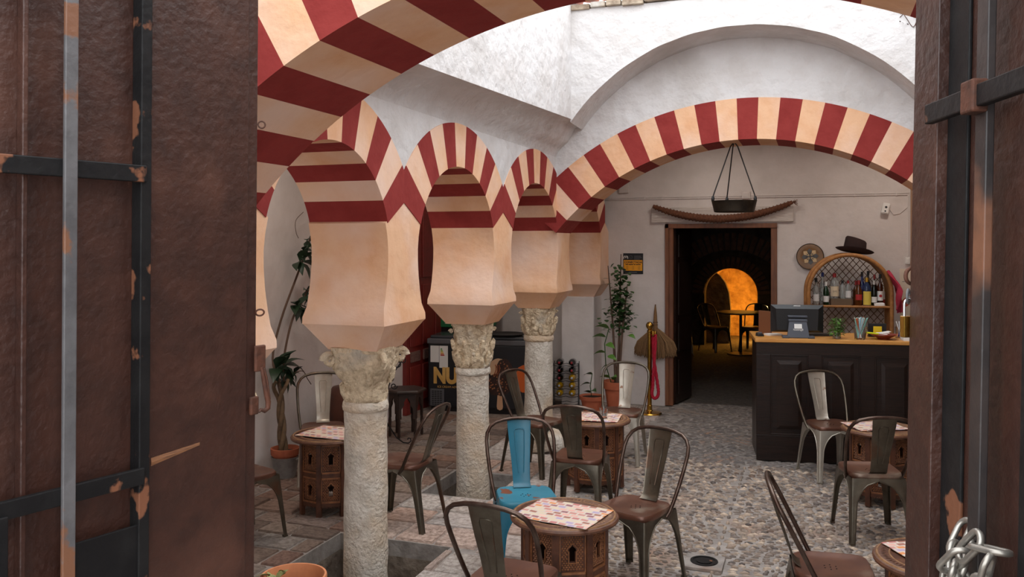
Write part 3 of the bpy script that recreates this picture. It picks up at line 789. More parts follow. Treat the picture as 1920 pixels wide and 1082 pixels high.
bx('grille_plate', .29, .445, .02, .026, 1.1, 1.46, m_iron); bx('grille_crossbar', .272, .95, .025, .036, .9, .932, m_iron)
for xx in (.69, .83): bx('grille_bar', xx, xx + .023, .035, .043, .42, 2.95, m_ironbare)
def ring(parent, loc, R0, r, m, name='eye_ring', rot=(0, 0, 0), gap=0):
    n = 24; pts = [(R0 * math.cos(gap + (2 * PI - 2 * gap) * k / n), 0, R0 * math.sin(gap + (2 * PI - 2 * gap) * k / n)) for k in range(n + (1 if gap else 0))]
    return MB().tube(pts, r, 8, closed=not gap).build(name, m, parent, 60, loc=loc, rot=rot)
ring(dl, (L + .006, -.012, 2.262 - .4), .0075, .0018, m_rust, rot=(0, 0, R(-35))); ring(dl, (L + .005, -.012, 1.845 - .4), .009, .002, m_rust, rot=(R(35), 0, R(-35)))
# rusty hasp hook hanging at the free edge
MB().box(L - .012, L + .017, -.02, -.012, 1.715 - .4, 1.773 - .4).build('hasp_plate', m_rust, dl, bevel=.003)
MB().box(L - .02, L + .002, -.016, -.006, 1.62 - .4, 1.66 - .4).build('hasp_staple', m_rust, dl, bevel=.003)
hk = [(L + .004, -.02, 1.725), (L + .008, -.022, 1.70), (L + .016, -.022, 1.665), (L + .022, -.022, 1.645), (L + .021, -.022, 1.631), (L + .012, -.022, 1.626), (L + .001, -.022, 1.631), (L - .004, -.022, 1.626)]
MB().tube([(a, b, c - .4) for a, b, c in hk], [.0035, .0045, .0055, .0062, .0058, .005, .004, .003], 8).build('hasp_hook', m_rust, dl, 60)
hk = [(L + .010, -.022, 1.722), (L + .017, -.024, 1.69), (L + .024, -.024, 1.65)]
MB().tube([(a, b, c - .4) for a, b, c in hk], .003, 8).build('hasp_hook', m_rust, dl, 60)
# worn gouge across the stile
m_gouge = mat('bare_worn_wood', rgb(132, 88, 56), rgb(84, 56, 40), rough=.7, ns=25, stretch=(1, 8, 30))
g = MB(); g.add([(L - .262, -.0125, 1.162), (L - .262, -.0140, 1.169), (L - .262, -.0125, 1.178), (L - .15, -.0125, 1.181), (L - .15, -.0128, 1.184), (L - .15, -.0125, 1.187)], [(0, 1, 4, 3), (1, 2, 5, 4), (0, 2, 1), (3, 4, 5)])
g.build('gouge', m_gouge, dl)
# right leaf
far = (.164, 1.594)
dr2, L, bx = leaf('door_2', 'right dark brown entrance leaf with black iron grille bars', (.414, .626), far, 1)
dr2.rotation_euler.x = R(1.1); dr2.location.x -= .030
bx('door_sheet', 0, L, -.04, 0, .42, 2.95, m_door); bx('stile', 0, .118, 0, .012, .42, 2.95, m_door, .004)
bx('angle_iron', .118, .126, 0, .022, .42, 2.95, m_door)
bx('angle_iron', .126, .196, 0, .006, .42, 2.95, m_iron); bx('grille_bar', .282, .315, .02, .032, .42, 2.95, mat('brown_black_iron', rgb(50, 42, 40), rgb(34, 30, 30), rough=.45, ns=10, bump=.3, bs=60, bd=.004, c3=rgb(112, 74, 54), ns3=4, lo3=.56, hi3=.64))
bx('grille_bar', .42, .445, .02, .032, .42, 2.95, m_iron); bx('grille_bar', .56, .585, .02, .032, .42, 2.95, m_iron); bx('grille_bar', .70, .725, .02, .032, .42, 2.95, m_iron)
bx('grille_crossbar', .14, .95, .032, .046, 2.182, 2.212, m_iron); bx('grille_crossbar', .14, .95, .032, .046, .9, .93, m_iron)
MB().box(L - .318, L - .28, .03, .052, 1.775, 1.80 + .02).build('bar_clamp', m_rust, dr2, bevel=.003)
# eye ring at the free edge, second ring and brass padlock hanging from it
ring(dr2, (L + .012, .004, 1.943 - .4), .0135, .0034, m_rust, rot=(0, 0, R(-68)), gap=.25)
# world position of the lock
M_ = Matrix.Translation((.408, .626, .4)) @ Matrix.Rotation(math.atan2(1.594 - .626, .158 - .408), 4, 'Z')
pl = M_ @ Vector((L + .012, .006, 0))
pk = thing('padlock', 'small brass padlock hanging from the iron ring on the right leaf', 'padlock', (pl.x, pl.y, 1.838), PSI + R(12))
MB().box(-.0125, .0125, -.006, .006, 0, .0365).build('lock_body', m_brass, pk, bevel=.0015)
sh = [(-.008, 0, .034), (-.008, 0, .056)] + [(-.008 * math.cos(PI * k / 8), 0, .056 + .009 * math.sin(PI * k / 8)) for k in range(1, 8)] + [(.008, 0, .056), (.008, 0, .034)]
MB().tube(sh, .0024, 8).build('shackle', m_chrome, pk, 60)
kr = ring(None, (pl.x, pl.y, 1.908), .0115, .0024, m_ironbare, 'split_ring', (0, 0, PSI + R(55)), gap=.12); tag(kr, 'grey steel ring linking the padlock to the door eye', 'ring')
# steel chain wound on the right grille
chn = thing('steel_chain', 'bright steel chain hanging in loops on the right leaf grille', 'chain', (0, 0, 0))
def link_mesh():
    pts = []; a, b = .0135, .0125
    for k in range(9): t = PI * k / 8; pts.append((b * math.cos(t), 0, a + b * math.sin(t)))
    for k in range(9): t = PI + PI * k / 8; pts.append((b * math.cos(t), 0, -a + b * math.sin(t)))
    return MB().tube(pts, .0044, 8, closed=True).mesh('link', m_steel, 70)
lm = link_mesh(); random.seed(4)
def chain_run(pts, n, tw):
    pts = [Vector(p) for p in pts]; seg = [0]
    for a, b in zip(pts, pts[1:]): seg.append(seg[-1] + (b - a).length)
    def at(d):
        for i in range(len(pts) - 1):
            if d <= seg[i + 1] or i == len(pts) - 2: return pts[i].lerp(pts[i + 1], (d - seg[i]) / (seg[i + 1] - seg[i])), (pts[i + 1] - pts[i]).normalized()
    k = 0; d = 0
    while d < seg[-1]:
        p, t = at(d); q = t.to_track_quat('Z', 'Y'); e = (q.to_matrix() @ Matrix.Rotation(tw + k * PI / 2 + random.uniform(-.3, .3), 3, 'Z')).to_euler()
        link('link', lm, chn, tuple(M_ @ p), None).rotation_euler = (M_.to_3x3() @ e.to_matrix()).to_euler()
        k += 1; d += .036
    return k
z0 = -.4
chain_run([(L - .262, .035, 1.59 + z0), (L - .268, .045, 1.575 + z0), (L - .275, .05, 1.53 + z0), (L - .285, .05, 1.45 + z0)], 6, .5)
chain_run([(L - .385, .05, 1.615 + z0), (L - .355, .06, 1.61 + z0), (L - .33, .07, 1.58 + z0), (L - .30, .062, 1.54 + z0), (L - .28, .06, 1.49 + z0)], 7, .2)
chain_run([(L - .31, .048, 1.575 + z0), (L - .315, .055, 1.56 + z0), (L - .345, .06, 1.53 + z0), (L - .375, .06, 1.545 + z0), (L - .40, .06, 1.60 + z0)], 7, .9)
chain_run([(L - .265, .04, 1.525 + z0), (L - .30, .05, 1.505 + z0), (L - .34, .06, 1.49 + z0), (L - .38, .06, 1.51 + z0)], 5, 1.2)

# ==================================================================  COUNTER AND WHAT STANDS ON IT
CA = PSI - R(11)
cx, cy = P(2.25, 7.86)
ct = thing('bar_counter', 'dark stained panelled wooden bar counter with pine top', 'counter', (cx, cy, 0), CA)
CL, CDp, CHh = 2.0, .62, 1.12
MB().box(.015, CL - .015, .02, CDp, 0, CHh - .035).build('carcass', m_wood_dark, ct)
tp = MB().box(-.012, CL, -.02, CDp + .02, CHh - .035, CHh).build('counter_top', m_wood_top, ct, bevel=.005)
MB().box(0, CL, -.005, .02, CHh - .145, CHh - .036).build('rail', m_wood_dark, ct, bevel=.003)
MB().box(0, CL, -.008, .02, 0, .235).build('plinth', m_wood_dark, ct, bevel=.003)
px = [(0, .125), (.455, .575), (.905, 1.03), (1.36, 1.49), (1.87, CL)]
for a, b in px: MB().box(a, b, -.004, .02, .235, CHh - .145).build('stile', m_wood_dark, ct, bevel=.003)
m_edge = mat('worn_moulding_edge', rgb(112, 92, 84), rough=.4)
for (a, b), (c, d) in zip(px, px[1:]):
    mb = MB(); z0, z1, x0, x1 = .235, CHh - .145, b, c
    mb.box(x0, x1, .008, .02, z0, z1)
    i = .055; rings = [[(x0 + i, .008, z0 + i), (x1 - i, .008, z0 + i), (x1 - i, .008, z1 - i), (x0 + i, .008, z1 - i)], [(x0 + i + .03, -.002, z0 + i + .035), (x1 - i - .03, -.002, z0 + i + .035), (x1 - i - .03, -.002, z1 - i - .035), (x0 + i + .03, -.002, z1 - i - .035)]]
    mb.loft(rings); p = mb.build('panel', m_wood_dark, ct)
    MB().box(x0, x1, -.003, .008, z1 - .012, z1).build('moulding', m_wood_dark, p, bevel=.003); MB().box(x0, x1, -.006, .008, z0, z0 + .016).build('moulding', m_wood_dark, p, bevel=.004)
    MB().box(x0, x0 + .012, -.003, .008, z0, z1).build('moulding', m_wood_dark, p, bevel=.003); MB().box(x1 - .012, x1, -.003, .008, z0, z1).build('moulding', m_wood_dark, p, bevel=.003)
def on_counter(u, v, z=0):
    c, s = math.cos(CA), math.sin(CA); return (cx + u * c - v * s, cy + u * s + v * c, CHh + z)
# till screen seen from behind
ms = thing('till_monitor', 'black till screen seen from behind on a grey stand', 'monitor', on_counter(.38, .16), CA)
mb = MB(); z0, z1 = .045, .30
mb.loft([[(-.235, .03, z0), (.235, .03, z0), (.235, .03, z1), (-.235, .03, z1)], [(-.235, .012, z0), (.235, .012, z0), (.235, .012, z1), (-.235, .012, z1)], [(-.18, -.012, z0 + .02), (.18, -.012, z0 + .02), (.19, -.012, z1 - .036), (-.19, -.012, z1 - .036)]])
mb.build('screen_back', m_plastic, ms); MB().box(-.03, .03, .004, .006, z1 - .018, z1 - .006).build('sticker', m_paper, ms, rot=None)
m_sg = flat('grey_stand_plastic', 70, 74, 84, .4)
mb = MB(); mb.loft([[(-.10, -.10, .004), (.10, -.10, .004), (.10, -.08, .004), (-.10, -.08, .004)], [(-.078, -.06, .15), (.078, -.06, .15), (.078, -.03, .15), (-.078, -.03, .15)]])
st = mb.build('stand', m_sg, ms, bevel=.003)
MB().box(-.085, .085, -.065, -.01, .148, .172).build('hinge', m_sg, st, bevel=.006); MB().box(-.088, .088, -.045, -.012, .185, .205).build('hinge', m_sg, st, bevel=.006)
for sx in (-1, 1): MB().box(sx * .112 - .03, sx * .112 + .03, -.115, -.03, 0, .022).build('foot', m_sg, st, bevel=.004)
tl = R(90) - math.atan2(.04, .146)
q = MB(); q.box(-.034, .034, -.001, .001, -.022, .022); q.build('badge', m_paper, st, loc=(0, -.075, .108), rot=(-math.atan2(.04, .146), 0, 0), bevel=.0008)
text('hosting8', .026, m_paper, st, (0, -.086, .070), (tl, 0, 0), align='CENTER')
mp = thing('card_reader', 'small black card terminal at the left end of the counter', 'card reader', on_counter(.05, .18), CA + .3)
MB().loft([[(-.03, -.03, 0), (.03, -.03, 0), (.03, .04, 0), (-.03, .04, 0)], [(-.026, -.026, .02), (.026, -.026, .02), (.026, .036, .034), (-.026, .036, .034)]]).build('case', m_plastic, mp, bevel=.003); MB().box(-.018, .018, -.005, .03, .026, .036).build('keys', m_greytrim, mp)
b_ = MB().box(-.07, .07, -.05, .05, 0, .014).build('receipt_pad', m_paper, None, loc=on_counter(.18, .3), rot=(0, 0, CA + .4)); tag(b_, 'white paper pad lying left of the till screen', 'paper')
b_ = MB().box(-.19, .2, -.07, .07, 0, .02).build('keyboard', m_plastic, None, loc=on_counter(.52, .36), rot=(0, 0, CA)); tag(b_, 'black keyboard behind the till screen', 'keyboard')
m_wd2 = flat('brown_board', 120, 74, 46, .6)
b_ = MB().box(-.008, .008, -.08, .08, 0, .22).build('menu_board', m_wd2, None, loc=on_counter(.12, .42), rot=(0, 0, CA + R(40)), bevel=.003); tag(b_, 'thin brown board standing behind the till screen', 'board')
# herb jar
def blade(mb, base, d, ln, wd, curl=.3, fold=.15, up=Vector((0, 0, 1))):
    d = d.normalized(); s = d.cross(up);
    if s.length < .01: s = Vector((1, 0, 0))
    s.normalize(); n = s.cross(d).normalized(); pts = []
    for t, k in ((0, .08), (.2, .7), (.45, 1), (.7, .8), (.9, .35), (1, .02)):
        c = base + d * ln * t - n * ln * curl * t * t
        pts += [c - s * wd * k + n * wd * fold * k, c, c + s * wd * k + n * wd * fold * k]
    fs = []
    for i in range(5):
        for j in range(2): a = i * 3 + j; fs.append((a, a + 1, a + 4, a + 3))
    lo = [p - n * .0012 for p in pts]; kk = len(pts)
    mb.add(pts + lo, fs + [tuple(kk + q for q in reversed(f)) for f in fs])
    return mb
random.seed(21)
hj = thing('herb_jar', 'bunch of fresh mint leaves in a jar on the counter', 'herbs', on_counter(.72, .10))
MB().lathe([(.034, 0), (.036, .01), (.036, .07), (.033, .07), (.033, .012), (.005, .01)], 20).build('jar', m_glass, hj, 40)
mb = MB()
for k in range(170):
    a = random.uniform(0, 2 * PI); z = random.uniform(.03, .19); r = .045 * math.sqrt(random.random()) + .01
    blade(mb, Vector((math.cos(a) * r, math.sin(a) * r * .8, z)), Vector((math.cos(a), math.sin(a), random.uniform(-.4, .9))), random.uniform(.02, .042), random.uniform(.007, .012))
tag(mb.build('leaves', m_leafl, hj, 60), kind='stuff')
for k in range(6):
    a = k * 1.1; MB().tube([(.012 * math.cos(a), .012 * math.sin(a), .02), (.03 * math.cos(a), .03 * math.sin(a), .17)], .003, 5).build('stem', m_leafl, hj)
# glass of paper straws
sg = thing('straw_glass', 'clear tumbler with striped paper straws on the counter', 'glass', on_counter(.92, .09))
MB().lathe([(.045, 0), (.047, .006), (.058, .115), (.056, .115), (.045, .012), (.005, .010)], 28).build('tumbler', m_glass, sg, 40)
cs = [flat('straw_orange', 190, 100, 62, .6), flat('straw_mint', 140, 190, 178, .6), flat('straw_white', 232, 228, 220, .6), flat('straw_blue', 150, 196, 210, .6)]
for k in range(26):
    a = 2.4 * k; r = .032 * math.sqrt((k + .5) / 26); lean = 1.9
    p0 = Vector((-math.cos(a) * r * .5, -math.sin(a) * r * .5, .014)); p1 = Vector((math.cos(a) * r * lean, math.sin(a) * r * lean, .195 + random.uniform(-.006, .006)))
    if k % 2: p0, p1 = Vector((p0.x * -.6 - .01, p0.y, p0.z)), Vector((p1.x + .012, p1.y, p1.z))
    o = MB().tube([p0, p1], .0042, 7).build('paper_straw', cs[k % 4], None, 60, loc=on_counter(.92, .09)); tag(o, ('orange', 'mint green', 'white', 'pale blue')[k % 4] + ' paper straw standing in the tumbler on the counter', 'straw', ('orange', 'mint', 'white', 'blue')[k % 4] + ' paper straws in the tumbler')
# payment card stand, pens, plate, booklets, blue candle, folder
cdst = thing('counter_card_stand', 'small black sign holder with a yellow card on the counter', 'sign', on_counter(1.12, .34), CA)
MB().box(-.08, .08, -.006, .006, 0, .125).build('board', m_plastic, cdst, bevel=.002); MB().box(-.08, .08, -.03, .03, 0, .01).build('foot', m_plastic, cdst)
MB().box(-.035, .04, -.0085, -.006, .02, .098).build('card', flat('yellow_card', 222, 188, 30, .5), cdst)
pg = thing('pen_glass', 'glass holding pens beside the blue pillar candle', 'glass', on_counter(1.31, .30))
MB().lathe([(.04, 0), (.043, .1), (.041, .1), (.038, .008), (.004, .006)], 22).build('tumbler', m_glass, pg, 40)
for k, (nm, c) in enumerate((('blue', (50, 70, 160)), ('silver', (200, 200, 200)), ('white', (220, 220, 216)), ('teal', (70, 110, 120)))):
    a = k * 1.7; o = MB().tube([(-.015 * math.cos(a), -.015 * math.sin(a), .01), (.034 * math.cos(a), .034 * math.sin(a), .15)], .0048, 8).build('pen', flat('pen_' + nm, *c, .4), None, 60, loc=on_counter(1.31, .30)); tag(o, nm + ' pen standing in the glass on the counter', 'pen', 'pens in the glass')
rp = thing('red_dish', 'shallow reddish brown dish with slips of paper on the counter', 'dish', on_counter(1.13, .13))
MB().lathe([(.05, 0), (.055, .012), (.085, .026), (.118, .045), (.116, .048), (.08, .031), (.04, .02), (.005, .019)], 32).build('bowl', mat('red_brown_glaze', rgb(128, 48, 34), rough=.3), rp, 50)
for k in range(3): o = MB().box(-.05, .05, -.018, .018, 0, .003).build('receipt', m_paper, None, loc=on_counter(1.13 + .02 * k - .02, .12 + .015 * k, .05 + .006 * k), rot=(.06 * k, .1 - .1 * k, CA - .5 + .5 * k)); tag(o, ('left', 'middle', 'right')[k] + ' white paper slip lying in the reddish dish', 'receipt', 'receipts in the dish')
o = MB().tube([(-.055, 0, 0), (.055, 0, 0)], .008, 10).build('highlighter_pen', flat('neon_yellow', 220, 232, 40, .4), None, 60, loc=on_counter(1.03, .10, .055), rot=(0, .12, CA + .3)); tag(o, 'neon yellow highlighter resting on the rim of the dish', 'pen')
for u, n, nm in ((1.32, 5, 'taller'), (1.42, 3, 'lower')):
    for k in range(n):
        o = MB().box(-.045, .045, -.06, .06, 0, .0125).build('booklet', m_paper, None, loc=on_counter(u + random.uniform(-.004, .004), .08, .0135 * k), rot=(0, 0, CA + random.uniform(-.04, .04)), bevel=.0015); tag(o, 'small white booklet in the %s stack on the counter, %s' % (nm, ('topmost', 'second from the top', 'third from the top', 'fourth from the top', 'lowest of five')[n - 1 - k] if n == 5 else ('topmost', 'middle one', 'lowest of three')[n - 1 - k]), 'booklet', 'booklets on the counter')
cb = thing('blue_candle', 'dark blue cylinder candle at the right end of the counter', 'candle', on_counter(1.42, .33))
MB().lathe([(.05, 0), (.05, .165), (.046, .17), (.01, .168)], 28).build('wax', mat('navy_wax', rgb(34, 62, 86), rough=.5), cb, 40); MB().tube([(0, 0, .168), (.003, 0, .185)], .002, 6).build('wick', m_paper, cb)

# ==================================================================  BACK WALL: SHELF, BOTTLES, HAT
sx_, sy_ = P(3.745, 9.52)
SA = PSI - R(13)
sh = thing('rattan_shelf', 'arched rattan shelf with lattice back behind the counter', 'shelf', (sx_, sy_, 0), SA)
W, SD, ZS, ZT = .43, .14, 1.45, 1.865                        # half width, half depth, spring line, crown
arch = [(-W, 0, .05), (-W, 0, .8)] + [(-W, 0, ZS - .15 * 0)] + [(-W * math.cos(PI * k / 24), 0, ZS + (ZT - ZS) * math.sin(PI * k / 24)) for k in range(1, 24)] + [(W, 0, ZS), (W, 0, .8), (W, 0, .05)]
for sgn in (-1, 1): MB().tube([(a, sgn * SD, c) for a, b, c in arch], .022, 10).build('hoop_frame', m_rattan, sh, 60)
mb = MB(); rings = [[(a * .985, -SD, c), (a * .985, SD, c), (a * .965, SD, c - .006), (a * .965, -SD, c - .006)] for a, b, c in arch]; mb.loft(rings); mb.build('side_panel', m_rattan, sh, 30)
for zz in (1.30, .93, .5):
    p = MB().box(-W + .01, W - .01, -SD + .01, SD - .005, zz - .014, zz).build('shelf_board', m_rattan, sh, bevel=.004); MB().tube([(-W, -SD, zz - .004), (W, -SD, zz - .004)], .014, 8).build('edge_cane', m_rattan, p, 60)
def inside(x, z): return abs(x) <= W - .02 and (z <= ZS or ((x / (W - .02)) ** 2 + ((z - ZS) / (ZT - ZS - .02)) ** 2) <= 1)
for sgn in (-1, 1):
    for k in range(-9, 26):
        c = k * .085; pts = []
        t = -W
        while t <= W:
            z = .78 + c + sgn * t * 1.15 if True else 0
            if z > .78 and inside(t, z): pts.append((t, z))
            t += .01
        if len(pts) < 4: continue
        a, b = pts[0], pts[-1]; MB().tube([(a[0], SD - .012 + sgn * .003, a[1]), (b[0], SD - .012 + sgn * .003, b[1])], .0045, 5).build('lattice_strip', m_rattand, sh, 60)
def on_shelf(u, v, z): c, s = math.cos(SA), math.sin(SA); return (sx_ + u * c - v * s, sy_ + u * s + v * c, z)
gls = {}
def gl(nm, r, g, b, t=.75): return mat('bottle_' + nm, rgb(r, g, b), rough=.08, trans=t)
def bottle(u, v, z, h, r, gm, capm, label, labm=None, lz=(.25, .55), neck=.3, txt=None, oval=False):
    o = thing('liquor_bottle', label, 'bottle', on_shelf(u, v, z), SA, 'bottles on the rattan shelf')
    hs = h * (1 - neck - .12)
    MB().lathe([(r * .9, 0), (r, .006), (r, hs), (r * .9, hs + .02), (r * .42, hs + .055), (r * .33, hs + .075), (r * .33, h - .03), (r * .4, h - .028), (r * .4, h - .02)], 18).build('glass_body', gm, o, 40)
    MB().lathe([(r * .44, h - .045), (r * .44, h), (r * .3, h + .002)], 14).build('cap', capm, o, 40)
    if labm:
        z0, z1 = hs * lz[0], hs * lz[1] * 1.25; rings = []
        for zz in (z0, z1): rings.append([((r + .0012) * math.sin(t), -(r + .0012) * math.cos(t), zz) for t in [-1.15 + 2.3 * k / 10 for k in range(11)]])
        b = MB(); b.loft(rings + [[(p[0] * .985, p[1] * .985, p[2]) for p in q] for q in rings[::-1]], False, False, closed=False); lb = b.build('paper_label', labm, o)
        if txt: text(txt, .022, flat('label_ink', 50, 30, 24, .6), lb, (0, -(r + .002), (z0 + z1) / 2 - .008), (R(90), 0, 0), align='CENTER')
        if oval: MB().lathe([(.003, 0), (.016, .0005)], 16).build('emblem', flat('label_red', 168, 40, 40, .6), lb, loc=(0, -(r + .002), (z0 + z1) / 2), rot=(R(90), 0, 0))
    return o
k_r = flat('cap_red', 150, 34, 34, .4); k_k = flat('cap_black', 20, 18, 18, .4); k_w = flat('cap_white', 220, 218, 212, .4); k_y = flat('cap_gold', 200, 160, 60, .3, .6); k_b = flat('cap_blue', 34, 52, 130, .4)
l_c = flat('label_cream', 222, 204, 172, .7); l_w = flat('label_white', 226, 224, 220, .7); l_y = flat('label_yellow', 224, 200, 84, .7); l_r = flat('label_red2', 172, 42, 40, .7)
ZB = 1.302
bottle(-.335, 0, ZB, .30, .034, gl('clear', 214, 218, 214), k_k, 'clear bottle with black cap at the left end of the shelf', l_w)
bottle(-.26, .05, ZB, .36, .033, gl('clear', 214, 218, 214), k_b, 'tall clear bottle with dark blue cap, second on the shelf')
bottle(-.235, -.05, ZB, .26, .030, gl('green', 26, 78, 44), k_w, 'dark green bottle with white cap near the left of the shelf', l_w)
bx_ = MB().box(-.11, .11, -.06, .06, 0, .075).build('wooden_box', flat('old_box', 106, 86, 66, .8), None, loc=on_shelf(-.08, -.04, ZB), rot=(0, 0, SA), bevel=.004); tag(bx_, 'small worn box under the bottles on the rattan shelf', 'box')
bottle(-.145, -.04, ZB + .076, .28, .046, gl('clear', 214, 218, 214), k_r, 'clear bottle with red cap and cream label on the box', l_c, (.15, .62), .25, 'DYC')
bottle(-.06, -.04, ZB + .076, .20, .032, gl('clear', 214, 218, 214), k_k, 'short clear bottle with black cap on the box')
bottle(.00, -.03, ZB + .076, .20, .032, gl('clear', 214, 218, 214), k_r, 'short bottle with red cap and white label on the box', l_w, (.1, .6))
bottle(.105, -.06, ZB, .28, .036, gl('amber', 150, 84, 34), k_r, 'whisky bottle with a slanting red label in the middle of the shelf', l_r, (.4, .62))
bottle(.095, .06, ZB, .27, .030, gl('amber', 150, 84, 34), k_r, 'amber bottle with red cap at the back of the shelf')
bottle(.16, .06, ZB, .37, .030, gl('blue', 40, 66, 160), k_k, 'tall blue bottle with black cap behind the yellow-labelled one')
bottle(.19, -.06, ZB, .31, .043, gl('bluegrey', 86, 110, 160), k_y, 'blue-grey square-shouldered bottle with a big yellow label', l_y, (.06, .66), .25)
bottle(.225, .07, ZB, .38, .030, gl('darkgreen', 20, 44, 32), k_k, 'tall dark bottle with black cap at the back right of the shelf')
bottle(.265, -.06, ZB, .28, .030, gl('darkgreen', 20, 44, 32), k_w, 'dark green bottle with white label right of the yellow label', l_w, (.25, .5))
bottle(.328, -.05, ZB, .35, .031, gl('rum', 110, 52, 24), k_k, 'rum bottle with an oval white label near the right of the shelf', l_w, (.3, .65), .3, None, True)
bottle(.29, .06, ZB, .34, .028, gl('rum', 110, 52, 24), k_r, 'brown bottle with red cap behind the rum bottle')
cl_ = thing('folded_cloth', 'folded grey napkin at the right of the rattan shelf', 'napkin', on_shelf(.31, -.112, ZB)); rock('fold', (0, 0, .018), (.06, .018, .022), l_w, seed=3, parent=cl_)
tn = thing('red_white_tin', 'red and white tin at the right end of the shelf', 'tin', on_shelf(.365, .04, ZB)); MB().lathe([(.032, 0), (.032, .07)], 20).build('lower_band', k_r, tn, 40); MB().lathe([(.032, .07), (.032, .15), (.028, .155)], 20).build('upper_band', k_w, tn, 40)
# hat on top of the shelf
ht = thing('felt_hat', 'dark brown felt hat lying on top of the rattan shelf', 'hat', on_shelf(.07, -.0, ZT + .034), SA + R(4), rot=(R(-6), R(9), SA))
m_hat = mat('brown_felt', rgb(46, 28, 26), rough=.95)
mb = MB(); rings = []
for r0, z, q in ((.104, 0, 0), (.104, .01, 0), (.1, .07, 0), (.096, .13, 0), (.086, .145, 0), (.06, .138, .0), (.02, .13, 0)):
    rings.append([(r0 * 1.18 * math.cos(2 * PI * k / 32), r0 * math.sin(2 * PI * k / 32), z + (-.018 * math.cos(2 * PI * k / 32) if z > .05 else 0)) for k in range(32)])
mb.loft(rings); mb.build('crown', m_hat, ht, 50)
mb = MB(); rings = []
for r0, dz in ((.10, 0), (.13, -.002), (.16, .006), (.178, .02), (.178, .017), (.16, .002), (.13, -.006), (.10, -.004)):
    rings.append([(r0 * 1.15 * math.cos(2 * PI * k / 40), r0 * .86 * math.sin(2 * PI * k / 40), dz + (.02 * math.sin(2 * PI * k / 40) ** 2 if r0 > .15 else 0)) for k in range(40)])
mb.loft(rings + rings[:1], False, False); mb.build('brim', m_hat, ht, 60)
MB().lathe([(.1055, .008), (.106, .03), (.104, .03), (.1035, .008)], 32).build('hat_band', m_black, ht, 40, scale=(1.18, 1, 1))
# pink cloth on the right of the shelf
cl = thing('pink_cloth', 'pink cloth hanging over the right side of the rattan shelf', 'cloth', on_shelf(W + .015, 0, 0), SA)
mb = MB(); rings = []
for k in range(15):
    t = k / 14; z = 1.68 - .42 * t; wd = .05 + .07 * math.sin(t * PI) ; xx = -.06 + .10 * min(1, t * 2.5)
    rings.append([(xx + .02 * math.sin(j * 1.9 + t * 5) + (.035 * t if j > 4 else 0), -.16 + wd * (j / 8 - .5) * 2.2, z - .02 * math.cos(j * 1.3)) for j in range(9)])
back = [[(a + .012, b, c) for a, b, c in r] for r in rings]
mb.loft([r + b[::-1] for r, b in zip(rings, back)]); mb.build('draped_fabric', mat('pink_cloth', rgb(186, 50, 76), rgb(160, 38, 62), rough=.9, ns=8), cl, 60)
# key ring
kx, ky = P(3.42, 9.78)
kk = thing('key_ring', 'ring of keys hanging on the wall left of the rattan shelf', 'keys', (-.02, BW - .012, 1.87), 0)
x_, y_ = P(3.345, 9.63)
kk.location = (x_, BW - .01, 1.83)
ring(kk, (0, 0, -.01), .032, .0025, m_ironbare, 'ring'); MB().box(-.02, .012, -.006, .006, -.12, -.04).build('key_fob', flat('dark_fob', 60, 40, 36, .6), kk, bevel=.003); MB().tube([(0, .012, .025), (0, -.012, .024)], .003, 6).build('nail', m_iron, kk)

# ==================================================================  BACK WALL FITTINGS
dfm = structure('door_3', 'brown wooden frame of the dark doorway in the back wall')
for b in ((DX0, DX0 + .045, 0, DZ), (DX0 + .045, DX0 + .095, 0, DZ - .05), (DX1 - .07, DX1, 0, DZ)): MB().box(b[0], b[1], BW - .03 if b[0] == DX0 else BW - .015, BW + .12, b[2], b[3]).build('jamb', m_frame, dfm, bevel=.004)
MB().box(DX0, DX1, BW - .03, BW + .12, DZ - .055, DZ).build('head', m_frame, dfm, bevel=.004)
lf = bpy.data.objects.new('open_leaf', None); COL.objects.link(lf); lf.parent = dfm; lf.location = (DX0 + .10, BW + .06, 0); lf.rotation_euler = (0, 0, R(78))
MB().box(0, .56, -.02, .02, .02, DZ - .06).build('leaf_board', m_wood_dark, lf)
for z0, z1 in ((.12, .55), (.65, 1.0), (1.1, 1.75), (1.82, 2.1)): MB().box(.08, .48, -.03, -.019, z0, z1).build('leaf_panel', m_wood_dark, lf, bevel=.008)
lint = tag(MB().box(-1.915, -.245, BW - .035, BW + .1, 2.245, 2.43).build('trim_2', mat('whitewashed_beam', rgb(206, 198, 192), rgb(186, 176, 168), rough=.85, ns=5, bump=.6, bs=10, bd=.015, stretch=(1, 6, 6)), None, bevel=.008), 'whitewashed wooden lintel beam over the doorway', kind='structure')
# straw yoke bent over the lintel
yk = thing('straw_collar', 'long brown straw yoke curved like a smile over the doorway', 'yoke', (0, 0, 0))
m_yoke = mat('brown_straw', rgb(112, 70, 48), rgb(86, 52, 36), rough=.95, ns=40, bump=.6, bs=80)
pts = []
for k in range(41):
    t = -1 + 2 * k / 40; pts.append((-1.07 + .815 * t, BW - .075, 2.285 + .175 * t * t + .012 * t))
MB().tube(pts, [.022 + .022 * (1 - abs(-1 + k / 20) ** 3) for k in range(41)], 10).build('core', m_yoke, yk, 60)
for k in range(1, 40):
    p = Vector(pts[k]); d = (Vector(pts[k + 1]) - Vector(pts[k - 1])).normalized(); r = .026 + .022 * (1 - abs(-1 + k / 20) ** 3)
    n_ = Vector((0, 1, 0)); b2 = d.cross(n_); MB().tube([p + (n_ * math.cos(2 * PI * j / 10) + b2 * math.sin(2 * PI * j / 10)) * r for j in range(10)], .007, 5, closed=True).build('binding', m_yoke, yk, 60)
mb = MB()
for k in range(14): mb.tube([pts[-1], (pts[-1][0] + random.uniform(.02, .06), BW - .075 + random.uniform(-.03, .03), pts[-1][2] + random.uniform(-.04, .03))], .003, 4)
